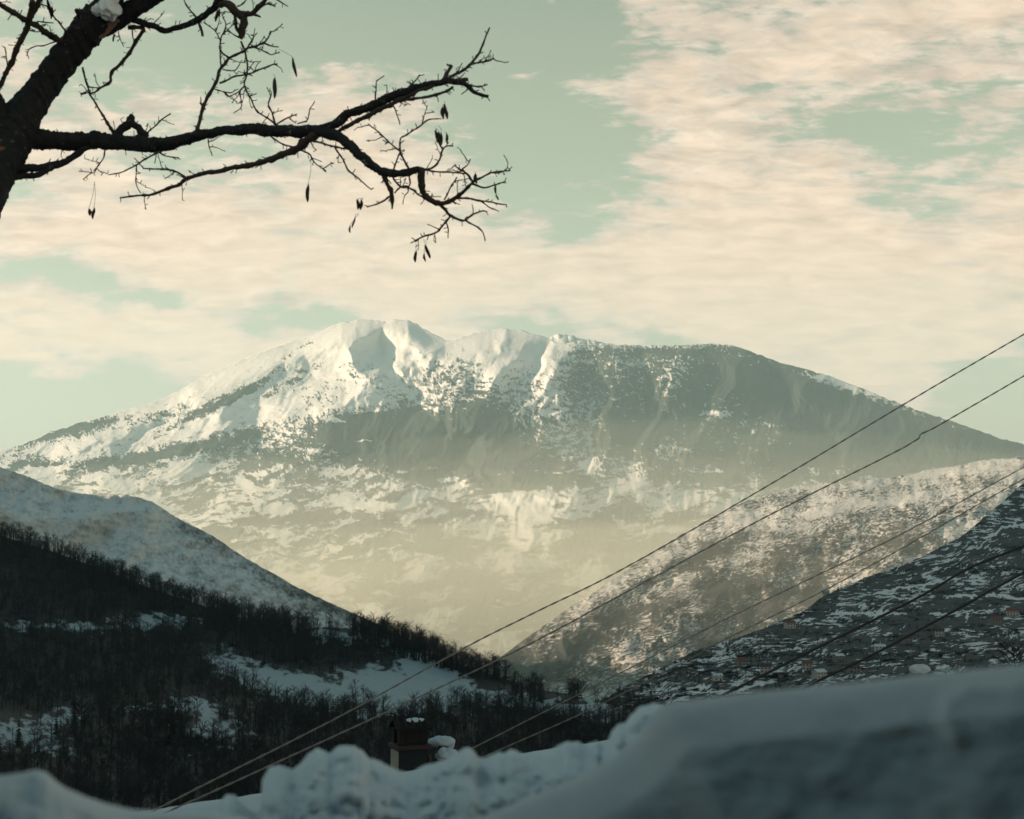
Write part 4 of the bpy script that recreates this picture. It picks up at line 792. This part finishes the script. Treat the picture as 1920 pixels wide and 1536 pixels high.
for i, (px, py, L, wd, lean, st) in enumerate(PODS):
    a_ = math.radians(lean); V, F = [], []
    N_ = 9; ax_ = np.array([math.sin(a_), math.cos(a_)])
    ex = -.02
    for k in range(N_ + 1):
        s_ = k / N_; w2 = wd / 2 * math.sin(math.pi * min(1, s_ * .96 + .02)) ** .7 * (1 + .12 * RN[i * 11 + k]) + .25
        c_ = np.array([px, py]) + ax_ * (s_ - .5) * L + np.array([ax_[1], -ax_[0]]) * .8 * math.sin(s_ * 5 + i); C = tp(c_[0], c_[1], ex)
        for (u, v_) in ((1, 0), (0, .3), (-1, 0), (0, -.3)): V.append(C + Vector((u * w2 * TS * .95, v_ * w2 * TS + .1 * u * w2 * TS, 0)))
    for k in range(N_):
        for j in range(4): F.append((k * 4 + j, k * 4 + (j + 1) % 4, k * 4 + 4 + (j + 1) % 4, k * 4 + 4 + j))
    F += [(3, 2, 1, 0), tuple(N_ * 4 + j for j in range(4))]
    o = raw_mesh('seed_pod', [tinv @ v for v in V], F, mat_pod, tree, True)
    V, F = [], []; q0 = (px - ax_[0] * L * .5, py - ax_[1] * L * .5)
    S = smooth([(q0[0], q0[1], .5), ((q0[0] + st[0]) / 2 + 2, (q0[1] + st[1]) / 2, .5), (st[0], st[1], .5)], 4)
    tube(V, F, [tp(p[0], p[1], ex) for p in S], [.42 * TS] * len(S), 4); raw_mesh('stalk', [tinv @ v for v in V], F, mat_twig, o)
mat_sun_snow = flat_mat('tree_snow_sun_tint', (.84, .83, .80), (.78, .78, .77))  # brighter, warmer snow colour stands in for sunlight on the upper tree
o = blob('snow_lump', tp(203, 16, -.11), (.062, .05, .052), mat_sun_snow, None, .5, 9, (40, 26), (0, .5, 0), 1.5, .05); tag(o, "small clump of snow lodged in the tree's upper fork", 'snow')
o3 = blob('snow_lobe', (-.052, 0, -.038), (.030, .03, .028), mat_sun_snow, o, .3, 4); o3 = blob('snow_lobe', (-.005, 0, .05), (.034, .03, .05), mat_sun_snow, o, .3, 5)
# ------------------------------------------------------------------ overhead cables
mat_cable = flat_mat('black_cable', (.035, .032, .03), (.02, .02, .02), 30, .5); mat_cable_g = flat_mat('grey_twisted_cable', (.24, .22, .19), (.15, .14, .13), 60, .55)
CAB = [([(2250, 438), (1920, 627), (1697, 757), (1431, 916), (1166, 1068), (1000, 1150), (869, 1216), (634, 1345), (400, 1463), (312, 1508), (200, 1566)], 1, 'uppermost twisted grey cable crossing the whole valley view'),
    ([(2250, 512), (1920, 705), (1803, 773), (1745, 806), (1724, 815), (1697, 838), (1431, 972), (1166, 1115), (1006, 1201), (869, 1268), (634, 1377), (400, 1484), (312, 1523), (220, 1564)], 1, 'twisted grey cable with a kink, second from the top'),
    ([(2250, 700), (1920, 876), (1697, 998), (1538, 1076), (1378, 1153), (1300, 1192), (1122, 1283), (878, 1407), (760, 1466)], 2, 'thin pale cable, upper one of the middle pair'),
    ([(2250, 725), (1920, 898), (1697, 1025), (1538, 1111), (1362, 1198), (1300, 1232), (1103, 1332), (939, 1405), (800, 1466)], 2, 'thin pale cable, lower one of the middle pair'),
    ([(2200, 915), (1920, 1024), (1815, 1067), (1719, 1122), (1527, 1218), (1364, 1299), (1200, 1375)], 0, 'thick black cable, upper one of the dark pair at lower right'),
    ([(2200, 930), (1920, 1074), (1767, 1158), (1623, 1235), (1532, 1278), (1400, 1345)], 0, 'thick black cable, lowest of all, at lower right')]
for (pts, kind_, lb) in CAB:
    S = smooth([(x, y, 1) for x, y in pts], 9)
    def cr(px): return 8.6 + (px - 300) / 1620. * 4.2
    C = [at(p[0], p[1], cr(p[0])) for p in S]; V, F = [], []
    if kind_ == 0: tube(V, F, C, [.0105] * len(C), 8)
    else:
        dist_ = [0]
        for i in range(1, len(C)): dist_.append(dist_[-1] + (C[i] - C[i - 1]).length)
        n = int(dist_[-1] / .022); CC = []
        ds = np.linspace(0, dist_[-1], n); A_ = np.array([c[:] for c in C]); A2 = np.stack([np.interp(ds, dist_, A_[:, k]) for k in range(3)], 1)
        R0 = .0036 if kind_ == 1 else .0029
        for ph in (0, math.pi):
            cc = [Vector(A2[i]) + Vector((0, math.cos(ds[i] * 30 + ph), math.sin(ds[i] * 30 + ph))) * R0 for i in range(n)]
            tube(V, F, cc, [R0] * n, 5)
    o = raw_mesh('power_cable', V, F, mat_cable if kind_ == 0 else mat_cable_g, None, True); tag(o, lb, 'cable')
# ------------------------------------------------------------------ the snow piled on the parapet in front of the lens
mat_bank, t, b = new_mat('fresh_snow'); pos = geo_pos(t)
t.put(b.inputs['Base Color'], t.mix(t.noise(pos, 12, 4), (.62, .64, .66, 1), (.70, .71, .71, 1))); b.inputs['Roughness'].default_value = .9; b.inputs['Subsurface Weight'].default_value = .5; b.inputs['Subsurface Scale'].default_value = .05; b.inputs['Subsurface Radius'].default_value = (1, .9, .8)
bump(t, b, t.m('ADD', t.noise(pos, 60, 6, .65), t.m('MULTIPLY', t.noise(pos, 260, 3, .6), .4)), .5, .004)
def bank(name, x0, x1, step, top, rc, depth, rnd, clump, cs, bottom, seed, feat=None, fall=.9, low=.03, round_=False, jag=1.0):
    xs = np.arange(x0, x1, step, float); T = top(xs)
    T = T - np.abs(fbm(xs / cs, xs * 0 + seed, 4, .5, seed)) * clump * 220 * jag + fbm(xs / 14, xs * 0, 3, .5, seed + 2) * clump * 34 * jag
    nr_ = 150; tt = np.linspace(0, 1, nr_)[:, None] ** 1.7
    X = np.repeat(xs[None], nr_, 0); Y = T[None] + (bottom - T)[None] * tt; t_ = Y - T[None]
    pd = t_
    if round_:
      cpts = list(zip(xs[::6], T[::6])); pd = np.minimum(polydist(X, Y, cpts), np.maximum(t_, 0))
      ker = np.ones(9) / 9; pd = np.apply_along_axis(lambda r_: np.convolve(np.pad(r_, 4, 'edge'), ker, 'valid'), 1, pd)
    R = rc(X) - rnd * np.sqrt(np.clip(pd / 90, 0, 1)) - depth * pd / 350
    bil = 1 - 2.2 * np.sqrt(fbm(X / cs, Y / (cs * .8), 2, .35, seed + 4) ** 2 + .05); bil2 = 1 - 2.2 * np.sqrt(fbm(X / (cs * .36), Y / (cs * .34), 3, .5, seed + 6) ** 2 + .03)
    k = sstep(0, 26, t_)
    R = R - (bil * clump + bil2 * clump * .24) * k + fbm(X / 160, Y / 90, 3, .5, seed + 8) * low * k + fbm(X / 16, Y / 14, 3, .5, seed + 9) * .0012
    R = R - fbm(X / 20, Y / 18, 4, .6, seed + 12) * clump * .30 * k
    if feat is not None: R = R - feat(X, Y) * k
    H = px_dir(X, Y) * R[..., None]
    rows = []; top_row = H[0]; hd = top_row[:, :2] / np.linalg.norm(top_row[:, :2], axis=1, keepdims=True)
    for a_ in (1.0, .72, .5, .32, .18, .08, .03):
        p = top_row.copy(); p[:, :2] += hd * a_ * .40; p[:, 2] -= fall * (a_ ** 1.9) * .5 + .0; rows.append(p)
    Pn = np.concatenate([np.array(rows), H], 0)
    o = grid_mesh(name, Pn, mat_bank); return o
def f_right(X, Y):
    s = .011 * np.exp(-(polydist(X, Y, [(1900, 1290), (1820, 1288), (1782, 1310), (1772, 1345), (1790, 1380)]) / 17) ** 2)
    s = s + .004 * np.exp(-(polydist(X, Y, [(1590, 1410), (1620, 1385), (1660, 1368), (1700, 1352)]) / 15) ** 2)
    return s + .0 * np.exp(-(polydist(X, Y, [(1300, 1350), (1500, 1340), (1700, 1315)]) / 34) ** 2)
o = bank('snow_bank', -120, 470, 2.4, lambda x: pl([(-200, 1475), (-60, 1460), (0, 1457), (40, 1452), (70, 1447), (88, 1452), (105, 1468), (125, 1482), (160, 1497), (200, 1511), (250, 1523), (330, 1528), (420, 1530), (500, 1545)], x), lambda X: 1.50 + X * 0, .20, .10, .006, 90, 1720, 3)
tag(o, 'smooth sloping snowbank in the bottom left corner', 'snow')
o = bank('snow_bank', 395, 1330, 2.0, lambda x: pl([(395, 1560), (412, 1512), (425, 1498), (440, 1500), (452, 1512), (466, 1528), (480, 1534), (490, 1518), (487, 1480), (496, 1460), (505, 1444), (520, 1436), (534, 1440), (548, 1447), (560, 1440), (575, 1420), (592, 1406), (606, 1408), (618, 1418), (630, 1405), (645, 1399), (665, 1402), (680, 1410), (692, 1424), (706, 1432), (725, 1440), (745, 1446), (770, 1452), (790, 1440), (806, 1436), (830, 1430), (850, 1416), (868, 1408), (885, 1410), (897, 1424), (915, 1422), (935, 1414), (960, 1412), (985, 1420), (1005, 1424), (1030, 1412), (1045, 1400), (1062, 1392), (1080, 1396), (1100, 1400), (1118, 1390), (1128, 1402), (1140, 1396), (1146, 1378), (1158, 1362), (1172, 1358), (1182, 1344), (1195, 1330), (1220, 1322), (1250, 1325), (1330, 1400)], x), lambda X: 2.15 + X * 0, .75, .22, .062, 80, 1760, 20, jag=.8, fall=1.4)
tag(o, 'crumbly row of soft snow clumps along the middle of the parapet', 'snow')
o = bank('snow_bank', 880, 2080, 2.4, lambda x: pl([(880, 1548), (940, 1520), (1000, 1496), (1060, 1470), (1120, 1440), (1170, 1408), (1205, 1372), (1225, 1340), (1240, 1325), (1260, 1318), (1300, 1313), (1400, 1301), (1500, 1291), (1600, 1281), (1700, 1270), (1800, 1259), (1920, 1247), (2100, 1228)], x), lambda X: 1.20 - (X - 1400) * .00006, .12, .11, .0006, 160, 1760, 40, f_right, low=.008, round_=True)
tag(o, 'big smooth snowbank filling the bottom right corner', 'snow')
# the balcony the photographer stands on: parapet under the snow, unseen house wall and roof edge added to shade it
mat_planks = flat_mat('grey_boards', (.10, .12, .15), (.07, .085, .11), 4); mat_conc = flat_mat('grey_concrete', (.22, .22, .21), (.16, .16, .16), 3)
par = empty('parapet', (0, 1.2, -1.7)); tag(par, 'concrete balcony parapet buried under the snow', 'parapet')
box('wall', (0, .45, -.05), (4.2, 1.1, 1.9), mat_conc, par)
bal = empty('house', (0, -1.4, -1.7)); tag(bal, 'unseen boarded house added behind the balcony to shade the snowbank', 'house')
box('balcony_floor', (0, 1.45, -.1), (4.4, 3.6, .2), mat_conc, bal); box('wall', (0, -.25, -1.0), (9, .3, 8.2), mat_planks, bal)
box('shade_eaves', (0, .95, 2.95), (10, 2.9, .16), mat_planks, bal)
# ------------------------------------------------------------------ haze: one closed box of even air round everything
hz = new_mat('haze_air'); hm = hz[0]; ht = hm.node_tree
for n in list(ht.nodes):
    if n.type != 'OUTPUT_MATERIAL': ht.nodes.remove(n)
pv = ht.nodes.new('ShaderNodeVolumePrincipled')
pv.inputs['Color'].default_value = (0.66, 0.93, 0.97, 1); pv.inputs['Density'].default_value = 2.2e-5; pv.inputs['Anisotropy'].default_value = 0.2
ht.links.new(pv.outputs[0], [n for n in ht.nodes if n.type == 'OUTPUT_MATERIAL'][0].inputs['Volume'])
hm.cycles.homogeneous_volume = True
zb, zt, q = -860.0, 2450.0, 17500.0
hv = [(x, y, z) for z in (zb, zt) for (x, y) in ((-q, -q), (q, -q), (q, q), (-q, q))]
ho = raw_mesh('haze', hv, [(3, 2, 1, 0), (4, 5, 6, 7), (0, 1, 5, 4), (1, 2, 6, 5), (2, 3, 7, 6), (3, 0, 4, 7)], hm)
ho['kind'] = 'stuff'

# the mist lying in the far valley: a thick lens of the same air
ms = hm.copy(); ms.name = 'valley_mist_air'
p2 = [n for n in ms.node_tree.nodes if n.type == 'PRINCIPLED_VOLUME'][0]; p2.inputs['Color'].default_value = (0.88, 0.88, 0.77, 1)
for li, (ht_, ex, ey, dn, ox, oy) in enumerate([(60, 2500, 3000, 1.4e-4, 700, 5300), (-60, 2200, 2700, 1.2e-4, 600, 5100)] + [q + (1000, 7400) for q in ((-150, 4300, 3900, .8e-4), (-20, 4500, 3900, .8e-4), (90, 4500, 3900, .7e-4), (200, 4700, 3900, .6e-4), (320, 5000, 3900, .6e-4), (430, 5200, 4000, .65e-4), (600, 5400, 4000, .18e-4), (1350, 6500, 4600, .26e-4))]):
    mk = ms.copy(); [n for n in mk.node_tree.nodes if n.type == 'PRINCIPLED_VOLUME'][0].inputs['Density'].default_value = dn
    if ht_ > 1000: [n for n in mk.node_tree.nodes if n.type == 'PRINCIPLED_VOLUME'][0].inputs['Color'].default_value = (0.66, 0.93, 0.95, 1)
    bm = bmesh.new(); bmesh.ops.create_uvsphere(bm, u_segments=96, v_segments=64, radius=1.0)
    co = np.array([v.co[:] for v in bm.verts])
    nz = fbm(co[:, 0] * 2.4 + co[:, 2], co[:, 1] * 2.4 - co[:, 2] * 2 + li * 3.7, 4, .55, 50 + li) * .16 + fbm(co[:, 0] * 9, co[:, 1] * 9, 3, .5, 60 + li) * .04
    for v, k in zip(bm.verts, nz): v.co = Vector((v.co.x * ex * (1 + k) + ox, v.co.y * ey * (1 + k * .5) + oy, max(-840.0, v.co.z * (ht_ + 420) * (1 + 1.3 * float(k)) - 420)))
    me = bpy.data.meshes.new('valley_mist'); bm.to_mesh(me); bm.free(); me.materials.append(mk); me.polygons.foreach_set('use_smooth', [True] * len(me.polygons))
    mo = bpy.data.objects.new('valley_mist', me); COL.objects.link(mo); mo['kind'] = 'stuff'
